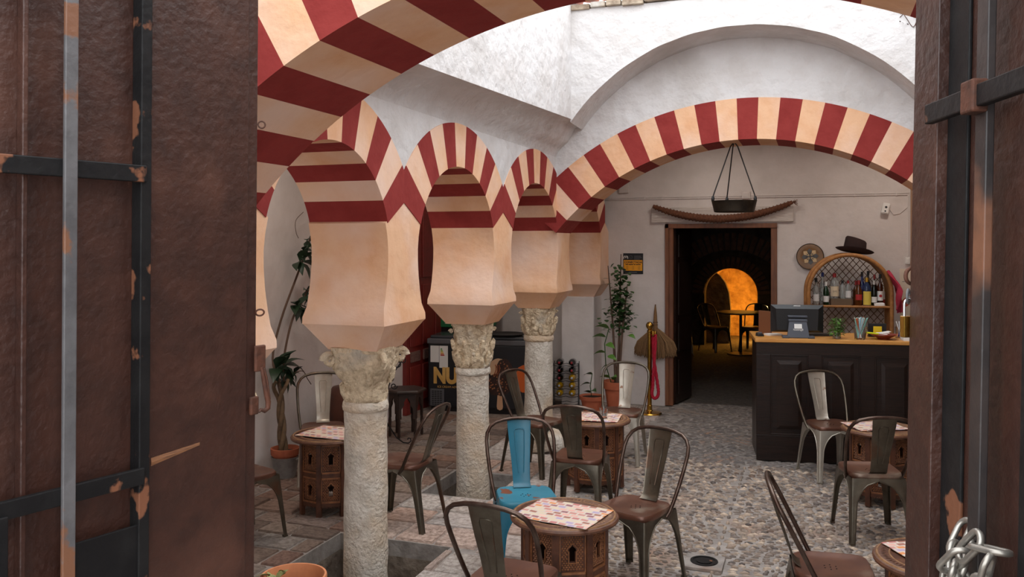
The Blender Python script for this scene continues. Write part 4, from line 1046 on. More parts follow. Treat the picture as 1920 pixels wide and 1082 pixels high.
tag(mb.build('frayed_end', m_yoke, yk), kind='stuff')
for xx in (-1.6, -.5): MB().tube([(xx, BW - .035, 2.36), (xx, BW - .1, 2.36)], .004, 6).build('nail', m_iron, yk)
# hanging scale pan
pn = thing('hanging_pan', 'dark metal pan hung on three rods from the striped arch', 'hanging pan', (-.745, 8.5, 0))
MB().lathe([(.18, 2.295), (.19, 2.30), (.213, 2.40), (.217, 2.405), (.207, 2.402), (.185, 2.31), (.02, 2.305)], 40).build('pan', mat('dark_bronze', rgb(56, 48, 38), rgb(38, 32, 26), rough=.5, metal=.6, ns=12), pn, 40)
for a in (PI + PSI, PSI, PSI + R(95)):
    c, q = math.cos(a), math.sin(a); MB().tube([(.206 * c, .206 * q, 2.39), (.2 * c, .2 * q, 2.46), (.035 * c, .035 * q, 2.93), (0, 0, 2.975)], .006, 6).build('rod', m_black, pn, 60); rock('knuckle', (.205 * c, .205 * q, 2.425), (.014, .014, .028), m_black, seed=2, parent=pn)
# conduit, boxes, camera
cdt = thing('wall_conduit', 'thin white cable conduit running across the back wall above the lintel', 'conduit', (0, 0, 0))
MB().box(-2.55, .985, BW - .014, BW, 2.535, 2.548).build('duct', m_wallin, cdt); MB().box(-2.55, .985, BW - .01, BW, 2.556, 2.563).build('cable', m_wallin, cdt); MB().box(.972, .985, BW - .012, BW, 1.85, 2.54).build('duct', m_wallin, cdt)
for k in range(16): MB().box(-2.45 + k * .22, -2.435 + k * .22, BW - .016, BW, 2.53, 2.568).build('clip', m_wallin, cdt)
for nm, b, lab in (('junction_box', (-.83, -.735, 2.525, 2.61), 'small white junction box on the conduit above the doorway'), ('wall_socket', (-2.32, -2.20, 2.62, 2.74), 'white box high on the wall beside the striped arch'), ('light_switch', (.945, 1.0 - .005, 1.76, 1.835), 'square white switch on the wall at the end of the cable')):
    o = thing(nm, lab, nm.split('_')[1], ((b[0] + b[1]) / 2, BW, (b[2] + b[3]) / 2)); h, v = (b[1] - b[0]) / 2, (b[3] - b[2]) / 2
    MB().box(-h, h, -.03, -.001, -v, v).build('case', m_paper if 'switch' in nm else m_wallin, o, bevel=.004); MB().box(-h * .6, h * .6, -.034, -.029, -v * .6, v * .6).build('cover', m_paper if 'switch' in nm else m_wallin, o, bevel=.002)
sc = thing('security_camera', 'small white security camera on the wall right of the doorway', 'camera', (.742, BW, 2.385), rot=(0, R(12), 0))
MB().box(-.04, .04, -.07, -.02, -.062, .062).build('body', m_paper, sc, bevel=.012); MB().box(-.03, .03, -.074, -.069, -.05, .035).build('face', m_paper, sc, bevel=.002)
for z, r in ((.015, .014), (-.03, .010)): MB().lathe([(r, 0), (r * .7, .004)], 16).build('lens', m_plastic, sc, loc=(0, -.073, z), rot=(R(90), 0, 0))
MB().tube([(0, 0, 0), (0, -.03, 0)], .012, 8).build('mount', m_paper, sc)
cbp = [(.79, BW - .006, 2.38), (.84, BW - .006, 2.335), (.90, BW - .006, 2.36), (.965, BW - .006, 2.45)]
MB().tube([(a - .742, b - BW, c - 2.385) for a, b, c in cbp], .004, 6).build('cable', m_wallin, sc, 60)
# painted plate
pt = thing('painted_plate', 'round brown plate with a pale flower pattern on the wall', 'plate', (-.063, BW - .002, 1.838), rot=(R(90), 0, 0))
MB().lathe([(.06, 0), (.10, .012), (.148, .03), (.151, .034), (.146, .036), (.095, .022), (.01, .02)], 40).build('dish', mat('ochre_glaze', rgb(128, 92, 52), rgb(112, 78, 42), rough=.35, ns=8), pt, 40)
MB().tube([(.149 * math.cos(2 * PI * k / 40), .149 * math.sin(2 * PI * k / 40), .034) for k in range(40)], .005, 6, closed=True).build('rim', flat('dark_glaze', 52, 32, 24, .35), pt, 60)
for k in range(8):
    a = k * PI / 4 + .1; v = MB(); cc = rgb(200, 170, 124) if k % 2 else rgb(74, 72, 70)
    ln, z = .095, .028
    pts_ = [(.012, 0), (.04, .022), (.07, .026), (ln, 0), (.07, -.026), (.04, -.022)]
    pl_ = [(x * math.cos(a) - y * math.sin(a), x * math.sin(a) + y * math.cos(a)) for x, y in pts_]
    v.prism(pl_, 2, .0225, .027); v.build('petal', mat('petal_pale' if k % 2 else 'petal_grey', cc, rough=.4), pt)
    v = MB(); v.prism([(.035 * math.cos(a) + .018 * (x * math.cos(a) - y * math.sin(a)), .035 * math.sin(a) + .018 * (x * math.sin(a) + y * math.cos(a))) for x, y in ((-.6, 0), (0, .35), (1.2, 0), (0, -.35))], 2, .027, .0285); v.build('petal_mark', flat('mark_dark', 44, 36, 34, .4), pt)
MB().lathe([(.012, .0225), (.01, .029)], 16).build('flower_centre', flat('petal_dark', 60, 52, 46, .4), pt)
# provider sign
sg = thing('wall_sign', 'black and yellow CONECTADA notice on the wall left of the doorway', 'sign', (-2.145, BW, 1.738), rot=(R(90), 0, 0))
MB().box(-.125, .125, -.129, .129, .001, .008).build('board', flat('sign_black', 16, 18, 24, .5), sg, bevel=.001)
m_sy = flat('sign_yellow', 232, 158, 16, .5); m_si = flat('sign_ink', 24, 22, 20, .5)
MB().box(-.118, .115, -.088, .044, .008, .0095).build('yellow_field', m_sy, sg)
text('CONECTADA', .036, m_si, sg, (0, .006, .0095), (0, 0, 0), .0006, bold=.0012, align='CENTER')
for x0, x1 in ((-.095, -.06), (-.054, .002), (.008, .03), (.036, .095)): MB().box(x0, x1, -.016, -.006, .0095, .0102).build('print_line', m_si, sg)
for xx in (-.075, 0, .075):
    MB().tube([(xx + .011 * math.cos(2 * PI * k / 16), -.044 + .011 * math.sin(2 * PI * k / 16), .0098) for k in range(16)], .0012, 5, closed=True).build('icon', m_si, sg); 
    MB().box(xx - .016, xx + .016, -.069, -.065, .0095, .0102).build('print_line', m_si, sg)
MB().tube([(-.118, .062, .0095), (-.113, .09, .0095), (-.103, .098, .0095), (-.092, .07, .0095), (-.081, .098, .0095), (-.071, .09, .0095), (-.066, .062, .0095)], .0055, 6).build('m_logo', m_paper, sg, 60)
MB().tube([(-.028 + .02 * math.cos(2 * PI * k / 24), .081 + .02 * math.sin(2 * PI * k / 24), .0095) for k in range(24)], .002, 5, closed=True).build('seal', m_greytrim, sg, 60)
MB().tube([(-.036, .082, .0095), (-.029, .075, .0095), (-.018, .09, .0095)], .0016, 5).build('tick', m_greytrim, sg)
for k, wd in enumerate((.085, .095, .07)): MB().box(.012, .012 + wd, .097 - .018 * k - .008, .097 - .018 * k, .008, .0095).build('print_line', m_greytrim, sg)
MB().box(-.05, .048, -.113, -.102, .008, .0095).build('print_line', m_greytrim, sg)
# tall poster behind the counter
po = thing('wall_poster', 'tall pale poster with red triangles behind the padlock', 'poster', (.955, BW, 1.36)); 
MB().box(-.065, .075, -.008, -.001, -.345, .345).build('sheet', flat('poster_cream', 226, 212, 192, .7), po); m_pr = flat('poster_red', 190, 78, 54, .7)
for pl_ in ([(-.05, -.02), (.0, .03), (.04, -.05), (-.01, -.09)], [(-.065, -.08), (-.065, -.16), (-.02, -.115)], [(.03, .05), (.07, .08), (.06, .02)]): MB().prism(pl_, 1, -.010, -.008).build('red_shape', m_pr, po)
MB().box(-.065, .075, -.0095, -.008, -.345, -.2).build('grey_field', flat('poster_grey', 176, 178, 184, .7), po); MB().tube([(-.04, -.009, .2), (0, -.009, .205), (.05, -.009, .2)], .003, 5).build('print_line', m_greytrim, po)

# ==================================================================  STANCHION, BROOM, POTS, WINE RACK
sx, sy = -1.83, 9.93
sn = thing('brass_stanchion', 'brass rope stanchion with a round base beside the doorway', 'stanchion', (sx, sy, 0), PSI)
MB().lathe([(.14, 0), (.142, .01), (.135, .022), (.09, .032), (.04, .038), (.03, .05)], 40).build('base', m_brass, sn, 40)
MB().lathe([(.030, .05), (.030, .1), (.025, .105), (.025, .95), (.03, .955), (.03, .975), (.02, .985)], 24).build('post', m_brass, sn, 40)
MB().lathe([(.012, .98), (.03, .995), (.042, 1.02), (.042, 1.04), (.03, 1.065), (.01, 1.075)], 24).build('finial', m_brass, sn, 60)
rp = thing('red_rope', 'crimson twisted rope looped down from the brass stanchion', 'rope', (sx, sy, 0), PSI)
path = [(.035, -.02, .93), (.04, -.02, .80), (.05, -.02, .62), (.085, -.02, .38), (.10, -.02, .26), (.088, -.02, .205), (.06, -.02, .185), (.035, -.02, .20), (.022, -.03, .25), (.03, -.035, .32), (.04, -.035, .5), (.06, -.035, .8), (.062, -.03, .93)]
def smooth_path(p, n):
    p = [Vector(q) for q in p]; out = []
    for i in range(len(p) - 1):
        a, b, c, d = p[max(i - 1, 0)], p[i], p[i + 1], p[min(i + 2, len(p) - 1)]
        for k in range(n):
            t = k / n; out.append(.5 * ((2 * b) + (c - a) * t + (2 * a - 5 * b + 4 * c - d) * t * t + (3 * b - a - 3 * c + d) * t ** 3))
    return out + [p[-1]]
sp_ = smooth_path(path, 10)
for st_ in range(3):
    pts = []; 
    for i, p in enumerate(sp_):
        d = (sp_[min(i + 1, len(sp_) - 1)] - sp_[max(i - 1, 0)]).normalized(); a = Vector((0, 1, 0)); b = d.cross(a); t = i * .62 + st_ * 2 * PI / 3
        pts.append(p + (a * math.cos(t) + b * math.sin(t)) * .009)
    MB().tube(pts, .0115, 6).build('strand', m_rope, rp, 60)
for xx in (.036, .062): MB().lathe([(.014, .9), (.016, .91), (.016, .955), (.01, .97)], 14).build('brass_end', m_brass, rp, 40, loc=(xx, -.024, 0)); 
MB().tube([(0, 0, .965), (.03, -.01, .985), (.05, -.022, .97)], .006, 6).build('hook', m_brass, rp, 60)
bm = thing('straw_broom', 'fan-shaped straw broom hanging on the wall behind the stanchion', 'broom', (-1.86, BW - .05, 0))
MB().tube([(0, 0, 1.24), (0, 0, 1.12), (0, 0, .92)], [.006, .02, .03], 10).build('handle', m_straw, bm, 60); MB().tube([(0, .04, 1.23), (0, -.01, 1.235)], .004, 6).build('nail', m_iron, bm)
random.seed(5); mb = MB()
for k in range(760):
    a = random.uniform(-1, 1); dpt = random.uniform(-.03, .03); x1 = a * .26; ln = .60 + .05 * abs(a) + random.uniform(-.045, .045)
    pts = [(a * .02, dpt * .4, .95), (a * .10, dpt * .8, .885), (x1 * .84 , dpt, .78), (x1, dpt * 1.2, ln)]
    mb.tube(pts, [.005, .009, .009, .003], 4)
tag(mb.build('bristles', m_straw, bm), kind='stuff')
for z in (.99, 1.02, .95): MB().tube([(.03 * math.cos(2 * PI * k / 14), .024 * math.sin(2 * PI * k / 14), z) for k in range(14)], .004, 5, closed=True).build('binding', m_twig, bm, 60)
# leaf meshes (unit length along +x)
def unit_leaf(name, wd, m, heart=False):
    mb = MB(); prof = ((0, .06), (.12, .62 if heart else .4), (.3, 1), (.5, .92), (.7, .62), (.88, .25), (1, .02)); pts = []
    for t, k in prof: c = Vector((t, 0, .1 * math.sin(t * PI) - .12 * t * t)); pts += [c + Vector((0, -wd * k, .05 * k)), c, c + Vector((0, wd * k, .05 * k))]
    fs = [(i * 3 + j, i * 3 + j + 1, i * 3 + j + 4, i * 3 + j + 3) for i in range(6) for j in range(2)]; kk = len(pts)
    mb.add(pts + [p - Vector((0, 0, .012)) for p in pts], fs + [tuple(kk + q for q in reversed(f)) for f in fs])
    return mb.mesh(name, m, 80)
lf_dark = unit_leaf('leaf', .24, m_leafd); lf_mid = unit_leaf('leaf', .34, m_leaf, True); lf_light = unit_leaf('leaf', .3, m_leafl, True)
unit_dry = unit_leaf('leaf', .3, m_rust)
def put_leaf(me, parent, p, d, ln, roll=0):
    d = Vector(d).normalized(); q = d.to_track_quat('X', 'Z').to_matrix() @ Matrix.Rotation(roll, 3, 'X')
    return link('leaf', me, parent, tuple(p), q.to_euler(), (ln, ln, ln))
def pot(parent, r, h, m=m_terra, rim=True, soil=True, c=(0, 0), z=0):
    pr = [(r * .66, z), (r * .9, z + h * .74), (r * .9, z + h * .76), (r, z + h * .76), (r * 1.03, z + h), (r * .93, z + h), (r * .86, z + h * .9)] if rim else [(r * .72, z), (r, z + h), (r * .93, z + h), (r * .9, z + h * .88)]
    MB().lathe(pr, 32, c, True, False).build('pot', m, parent, 35)
    if soil: MB().lathe([(r * .9, z + h * .88), (.01, z + h * .9)], 24, c, False, True).build('soil', m_soil, parent)
pb = thing('ivy_pot', 'terracotta pot with tall ivy climbing on stakes beside the doorway', 'potted plant', (-2.22, 9.96, 0))
pot(pb, .165, .36)
for k, (dx, dy, top) in enumerate(((-.15, .16, 1.72), (-.01, .25, 1.86), (.08, .2, 1.5))): MB().tube([(.0 + dx * .1, .0, .3), (dx * .5, dy * .6, 1.0), (dx, dy, top)], [.02, .012, .005], 7).build('stake', m_twig, pb, 60)
random.seed(9); mb = MB()
for k in range(420):
    z = random.triangular(.85, 1.8, 1.15); c = (z - .85) / .95; sp = .15 * (1 - c * .75)
    cx_ = random.choice((-.05, .0, .05)) * 1.0 + random.gauss(0, sp * .55); b0 = Vector((cx_, .17 + random.uniform(-.09, .09), z))
    a = random.uniform(0, 2 * PI); blade(mb, b0, Vector((math.cos(a), math.sin(a) - .5, random.uniform(-.6, .3))), random.uniform(.04, .075), random.uniform(.018, .032), .2, .1)
tag(mb.build('ivy_leaves', m_leaf, pb, 70), kind='stuff')
random.seed(14)
stem = [(-.06, -.05, .33), (-.12, -.08, .55), (-.14, -.06, .8), (-.1, 0, .98)]; MB().tube(stem, .006, 6).build('stem', m_leaf, pb, 60)
for p, d, ln in (((-.1, 0, .98), (-.8, -.3, .2), .17), ((-.13, -.04, .88), (-.9, -.3, .1), .16), ((-.12, -.06, .8), (.8, -.5, -.2), .14), ((-.13, -.07, .7), (-.9, -.3, -.05), .14), ((-.1, -.07, .66), (.9, -.3, -.25), .13), ((.12, .1, .9), (.8, -.4, -.3), .1), ((-.1, -.07, .55), (-.6, -.6, -.4), .12), ((-.05, -.05, .4), (.5, -.7, .3), .13), ((-.08, -.05, .4), (-.8, -.5, .2), .13), ((-.02, -.06, .38), (.2, -.8, .5), .12)): put_leaf(lf_light, pb, p, d, ln, .5)
ps = thing('small_pot', 'small terracotta bowl pot with a trailing leafy stem on the floor', 'potted plant', (-2.50, 9.84, 0))
pot(ps, .145, .19, rim=True); MB().tube([(0, 0, .15), (-.02, 0, .3), (.0, .02, .45)], .005, 6).build('stem', m_leaf, ps, 60)
for p, d, ln in (((0, 0, .44), (-.5, -.6, .1), .12), ((-.02, 0, .33), (-.8, -.4, -.1), .13), ((0, 0, .25), (.6, -.7, .1), .11), ((-.02, 0, .22), (-.6, -.6, .3), .1)): put_leaf(lf_mid, ps, p, d, ln, .4)
# wine rack
wr = thing('wine_rack', 'black wire wine rack standing before the white pilaster', 'rack', (-2.84, 9.93, 0), PSI - R(8))
for sx2 in (-.15, .15):
    for sy2 in (-.09, .09): MB().tube([(sx2, sy2, 0), (sx2, sy2, .56)], .0045, 6).build('upright', m_black, wr, 60)
for k in range(6):
    z = .07 + k * .092
    for sy2 in (-.09, .09): MB().tube([(-.15 + .3 * j / 24, sy2, z - .012 * abs(math.sin(2 * PI * j / 24))) for j in range(25)], .0035, 5).build('wire_rail', m_black, wr, 60)
    for sx2 in (-.15, .15): MB().tube([(sx2, -.09, z), (sx2, .09, z)], .0035, 5).build('side_wire', m_black, wr, 60)
g_red = gl('wine_dark', 16, 14, 16, .1); g_yel = gl('wine_gold', 214, 168, 30, .5); foil_r = flat('foil_red', 128, 30, 34, .35, .3); foil_s = flat('foil_silver', 150, 150, 156, .3, .6)
cW, sW = math.cos(PSI - R(8)), math.sin(PSI - R(8)); n = 0
names = [['bottom row left', 'bottom row right'], ['second row left', 'second row right'], ['third row left', 'third row right'], ['fourth row left', 'fourth row right'], ['fifth row left', 'fifth row right'], ['top row left', 'top row right']]
for k in range(1, 6):
    for j in (0, 1):
        red = k >= 4 or (k == 3 and j == 0); z = .07 + k * .092 + .028; u = -.075 + .15 * j
        o = thing('wine_bottle', '%s wine bottle lying in the wire rack, %s' % ('dark' if red else 'golden', names[k][j]), 'bottle', (-2.84 + u * cW, 9.93 + u * sW, z), 0, 'wine bottles in the rack', rot=(R(86), 0, PSI - R(8)))
        MB().lathe([(.038, -.14), (.042, -.13), (.042, .05), (.034, .085), (.014, .115), (.013, .125)], 16).build('glass_body', g_red if red else g_yel, o, 40)
        MB().lathe([(.0145, .115), (.0145, .16), (.012, .162)], 12).build('foil', foil_r if red else foil_s, o, 40)

# ==================================================================  FREEZER CORNER
FA = R(7)
fz = thing('ice_cream_freezer', 'black chest freezer printed with a chocolate ice cream behind the columns', 'freezer', (-4.335, 9.20, 0), FA)
FW, FD = 1.37, .50
MB().box(0, FW, .01, FD, .06, .80).build('cabinet', m_freezer, fz, bevel=.012); MB().box(.03, FW - .03, .04, FD - .03, 0, .06).build('plinth', m_plastic, fz)
MB().box(-.012, FW + .012, -.006, FD + .01, .80, .865).build('rim', m_greytrim, fz, bevel=.012)
MB().box(.02, FW - .02, .03, FD - .02, .865, .90).build('lid', mat('dark_lid', rgb(60, 62, 66), rough=.25), fz, bevel=.01)
text('NUII', .25, m_gold, fz, (.065, .008, .345), (R(90), 0, 0), .003, bold=.013, sx=.80)
text('ICE CREAM ADVENTURE', .034, m_gold, fz, (.115, .008, .285), (R(90), 0, 0), .002)
MB().box(.03, .20, -.004, .012, .07, .27).build('vent', m_greytrim, fz, bevel=.004)
for k in range(8):
    for j in range(4): MB().box(.05 + j * .033, .076 + j * .033, -.006, -.003, .085 + k * .022, .094 + k * .022).build('vent_slot', m_dark, fz)
m_ch = mat('chocolate_print', rgb(58, 30, 22), rgb(36, 18, 14), rough=.5, ns=30); m_nut = flat('nut_print', 164, 104, 66, .5); m_cr = flat('cream_print', 208, 172, 138, .5); m_car = flat('caramel_print', 150, 76, 34, .5); m_st = flat('stick_print', 206, 160, 124, .5)
def blob(cx, cz, rx, rz, m, nm, d=.004, jag=.0, y0=.0105, seed=0):
    po = [(cx + rx * math.cos(2 * PI * k / 36) * (1 + jag * noise.noise(Vector((k * .9, seed, 0)))), cz + rz * math.sin(2 * PI * k / 36) * (1 + jag * noise.noise(Vector((k * .9, seed, 4))))) for k in range(36)]
    return MB().prism(po, 1, y0 - d, y0).build(nm, m, fz)
MB().prism([(.845, .06), (.875, .045), (.905, .06), (.912, .09), (.90, .26), (.85, .26), (.838, .09)], 1, .0075, .0105).build('printed_stick', m_st, fz)
blob(.86, .345, .155, .13, m_ch, 'printed_ice_cream', .004, .15); blob(.86, .525, .115, .125, m_cr, 'printed_ice_cream', .003, .05)
blob(.93, .535, .095, .11, m_ch, 'printed_ice_cream', .0045, .3, seed=4)
for k in range(3): MB().tube([(.80 + k * .022 + .03 * math.sin(t * .3), .0075, .45 + t * .016) for t in range(9)], .006, 5).build('printed_swirl', m_car, fz, 60)
random.seed(33)
for k in range(60):
    a = random.uniform(0, 2 * PI); r = math.sqrt(random.random())
    if k < 44: x0, z0 = .86 + .135 * r * math.cos(a), .345 + .11 * r * math.sin(a)
    else: x0, z0 = .93 + .075 * r * math.cos(a), .535 + .09 * r * math.sin(a)
    e = random.uniform(.006, .013); MB().prism([(x0 - e, z0), (x0, z0 - e * .7), (x0 + e, z0 + e * .2), (x0, z0 + e)], 1, .004, .0065).build('printed_nut', m_nut, fz)
blob(1.16, .42, .10, .16, flat('orange_print', 206, 96, 30, .5), 'printed_fruit', .003, .2, seed=7)
for nm, b in (('energy_label', (.14, .245, .52, .78)), ('notice', (.03, .135, .585, .78))): MB().box(b[0], b[1], .006, .0105, b[2], b[3]).build(nm, m_paper, fz)
for k, c in enumerate(((60, 140, 70), (150, 180, 70), (220, 190, 60), (220, 140, 50), (200, 60, 50))): MB().box(.155, .175 + k * .007, .004, .006, .735 - k * .018, .748 - k * .018).build('energy_bar', flat('energy%d' % k, *c), fz)
# black tray on the freezer
x, y = P(-.07, 10.08); tr = thing('black_tray', 'black round tray lying on top of the freezer', 'tray', (x, y, .905), rot=(0, 0, 0))
MB().lathe([(.17, 0), (.2, .004), (.225, .022), (.22, .024), (.19, .009), (.01, .007)], 36).build('tray_dish', m_black, tr, 40)
# green cooler behind the freezer
x, y = -4.47, 9.80; cl2 = thing('drinks_cooler', 'drinks cooler with a green header sign behind the freezer', 'cooler', (x, y, 0), 0)
MB().box(0, .6, 0, .48, 0, .94).build('cabinet', m_plastic, cl2, bevel=.01); MB().box(0, .6, -.01, .48, .94, 1.35).build('header', flat('green_sign', 26, 112, 68, .5), cl2, bevel=.008)
text('Fresco', .085, m_paper, cl2, (.10, -.0105, 1.02), (R(90), 0, 0), .001); MB().box(.09, .42, -.012, -.010, .985, .989).build('print_line', m_paper, cl2); MB().box(.2, .24, -.012, 0, .82, .86).build('lock', m_paper, cl2, bevel=.008)
# red door on the left wall
rd = structure('door_4', 'dark red painted panelled door in the left gallery wall')
MB().box(LW, LW + .05, 8.87, 10.35, 0, 2.5).build('frame', m_reddoor, rd)
for y0, y1 in ((8.94, 9.22), (9.28, 9.58), (9.64, 9.94), (10.0, 10.28)):
    for z0, z1 in ((.12, .55), (.78, 1.5), (1.58, 2.36)): MB().box(LW + .05, LW + .066, y0, y1, z0, z1).build('panel', m_reddoor, rd, bevel=.008)
    MB().box(LW + .05, LW + .07, y0 + .02, y1 - .02, .60, .72).build('carved_band', mat('grey_red_carving', rgb(122, 92, 84), rgb(96, 60, 54), rough=.7, ns=40), rd, bevel=.003)
MB().tube([(LW + .055, 9.05, 1.12), (LW + .09, 9.03, 1.12), (LW + .1, 9.12, 1.1), (LW + .08, 9.18, 1.07)], .009, 6).build('latch', m_black, rd, 60)
# hexagonal side table
x, y = P(-1.10, 8.85); hx = thing('side_table', 'dark hexagonal arched side table before the red door', 'table', (x, y, 0), PSI + R(12))
m_hex = mat('dark_side_table_wood', rgb(58, 40, 32), rgb(42, 28, 23), rough=.5, ns=8)
hexa = lambda r, z: [(r * math.cos(PI / 3 * k), r * math.sin(PI / 3 * k), z) for k in range(6)]
MB().loft([hexa(.19, .455), hexa(.215, .465), hexa(.215, .48), hexa(.2, .49)]).build('tabletop', m_hex, hx)
ap = .17 * math.cos(PI / 6)
for k in range(6):
    a = PI / 3 * (k + .5); mb = MB(); half = .17 * .5 - .005
    pts = [(-half, .20), (-half, .455), (half, .455), (half, .20), (half - .022, .20), (half - .022, .30), (.03, .345), (.034, .37), (.015, .405), (0, .415), (-.015, .405), (-.034, .37), (-.03, .345), (-half + .022, .30), (-half + .022, .20)]
    for i in range(len(pts)): pass
    quads = [([(-half, .20), (-half + .022, .20), (-half + .022, .30), (-half, .455)]), ([(half - .022, .20), (half, .20), (half, .455), (half - .022, .30)]), ([(-half, .455), (-half + .022, .30), (-.03, .345), (-.034, .37)]), ([(half, .455), (.034, .37), (.03, .345), (half - .022, .30)]), ([(-half, .455), (-.034, .37), (-.015, .405), (0, .415)]), ([(half, .455), (0, .415), (.015, .405), (.034, .37)]), ([(-half, .455), (0, .415), (half, .455)])]
    for q in quads: mb.prism(q, 1, -.008, .008)
    mb.build('arched_side', m_hex, hx, loc=(ap * math.cos(a), ap * math.sin(a), 0), rot=(0, 0, a - PI / 2))
    a = PI / 3 * k; MB().lathe([(.012, 0), (.016, .02), (.013, .1), (.018, .16), (.013, .2), (.015, .45)], 10).build('leg', m_hex, hx, 40, loc=(.165 * math.cos(a), .165 * math.sin(a), 0))
# wrought iron scroll stand
x, y = P(-1.20, 8.45); ir = thing('iron_stand', 'black wrought iron stand with scrolls beside the near column', 'iron stand', (x, y, 0), PSI)
def spiral(cx, cz, r, turns, sgn, a0, n=26): return [(cx + sgn * r * (1 - .75 * k / n) * math.cos(a0 + turns * 2 * PI * k / n), 0, cz + r * (1 - .75 * k / n) * math.sin(a0 + turns * 2 * PI * k / n)) for k in range(n + 1)]
MB().tube([(-.05, 0, .04), (-.045, 0, .5), (.0, 0, .8), (.03, 0, 1.0), (.045, 0, 1.04)], .009, 7).build('pole', m_black, ir, 60)
for c in ((.09, .93, .045, 1.3, 1, PI), (.07, .80, .05, 1.2, 1, PI * .5), (.12, .83, .035, 1.2, -1, 0), (.0, .66, .04, 1.2, 1, PI), (.03, .58, .035, 1.2, -1, PI), (.05, 1.0, .02, 1, 1, 0)): MB().tube(spiral(*c), .0055, 6).build('scroll', m_black, ir, 60)
MB().tube([(-.03, 0, .55), (.02, 0, .7), (.09, 0, .8), (.13, 0, .86)], .006, 6).build('stem', m_black, ir, 60)
for a in (0, 2.1, 4.2):
    f = MB(); c, s = math.cos(a), math.sin(a); pp = [(0, .22), (.05, .15), (.1, .07), (.17, .02), (.22, .015), (.245, .035), (.24, .06), (.22, .065), (.21, .05)]
    f.tube([(-.045 + r * c, r * s, z) for r, z in pp], .007, 6); f.build('foot', m_black, ir, 60)

# ==================================================================  LEFT GALLERY
bk = thing('braided_plant', 'tall green houseplant with braided trunk by the left wall', 'potted plant', (-4.28, 6.23, .0))
MB().lathe([(.085, .0), (.09, .01), (.115, .17), (.12, .175), (.112, .175), (.09, .03), (.01, .02)], 28).build('bucket', m_galv, bk, 40)
MB().lathe([(.085, .04), (.105, .19), (.118, .19), (.122, .245), (.112, .247), (.1, .2)], 28, (0, 0), True, False).build('pot', m_terra, bk, 35); MB().lathe([(.1, .21), (.01, .215)], 20, (0, 0), False, True).build('soil', m_soil, bk)
for s_ in (-1, 1): MB().tube([(-.115 * s_, 0, .15), (-.13 * s_, 0, .16)], .012, 8).build('ear', m_galv, bk)
for k in range(3):
    pts = []
    for i in range(22):
        t = i / 21; a = t * 7 + k * 2 * PI / 3; r = .022 * (1 - .3 * t) + (.06 * max(0, t - .75) * 4 if k != 1 else .0); pts.append((-.02 - .04 * t + r * math.cos(a), r * math.sin(a), .2 + .62 * t))
    MB().tube(pts, [.024 - .008 * i / 21 for i in range(22)], 8).build('trunk', m_bark, bk, 60)
W_ = lambda y, z, x=-4.42: (x + 4.28, y - 6.23, z)
MB().tube(smooth_path([W_(6.23, .8, -4.33), W_(6.25, 1.0), W_(6.37, 1.32), W_(6.61, 1.69), W_(6.77, 1.93), W_(6.84, 2.06)], 5), .010, 7).build('stem', m_twig, bk, 60)
MB().tube(smooth_path([W_(6.28, .8, -4.33), W_(6.33, 1.0, -4.36), W_(6.45, 1.31, -4.36), W_(6.6, 1.46, -4.36), W_(6.76, 1.62, -4.36)], 5), .010, 7).build('stem', m_twig, bk, 60)
MB().tube(smooth_path([W_(6.64, 2.04), W_(6.6, 2.1), W_(6.6, 2.2), W_(6.72, 2.28)], 5), .003, 5).build('tendril', m_twig, bk, 60)
random.seed(17)
for (yy, zz, n, ln) in ((6.6, 1.83, 6, .18), (6.66, 1.93, 6, .15), (6.72, 2.02, 5, .13), (6.56, 1.44, 6, .18), (6.66, 1.40, 5, .16), (6.70, 1.56, 5, .13), (6.36, .93, 7, .2), (6.24, .92, 6, .2), (6.5, .84, 4, .1), (6.36, .80, 5, .14)):
    for k in range(n):
        a = 2 * PI * k / n + random.uniform(-.3, .3); d = (.3 + .3 * random.random(), math.cos(a), math.sin(a) * .8 - .35); put_leaf(lf_dark, bk, W_(yy, zz, -4.38), d, ln * random.uniform(.8, 1.15), random.uniform(-.6, .6))
MB().tube(smooth_path([W_(6.40, .84, -4.35), W_(6.52, .86, -4.3), W_(6.60, .78, -4.3), W_(6.66, .72, -4.3)], 4), .004, 5).build('tendril', m_twig, bk, 60)
# brown wooden drum by the wall
x, y = P(-1.52, 7.95); dm = thing('leather_stool', 'brown rounded leather stool partly hidden by the near column', 'stool', (x, y, 0))
MB().lathe([(.14, 0), (.16, .02), (.19, .3), (.2, .48), (.19, .6), (.15, .66), (.05, .67)], 28).build('body', mat('brown_leather', rgb(92, 52, 38), rgb(72, 40, 30), rough=.5, ns=7), dm, 60); MB().lathe([(.196, .30), (.203, .31), (.203, .33), (.196, .34)], 28).build('hoop', m_black, dm, 40)
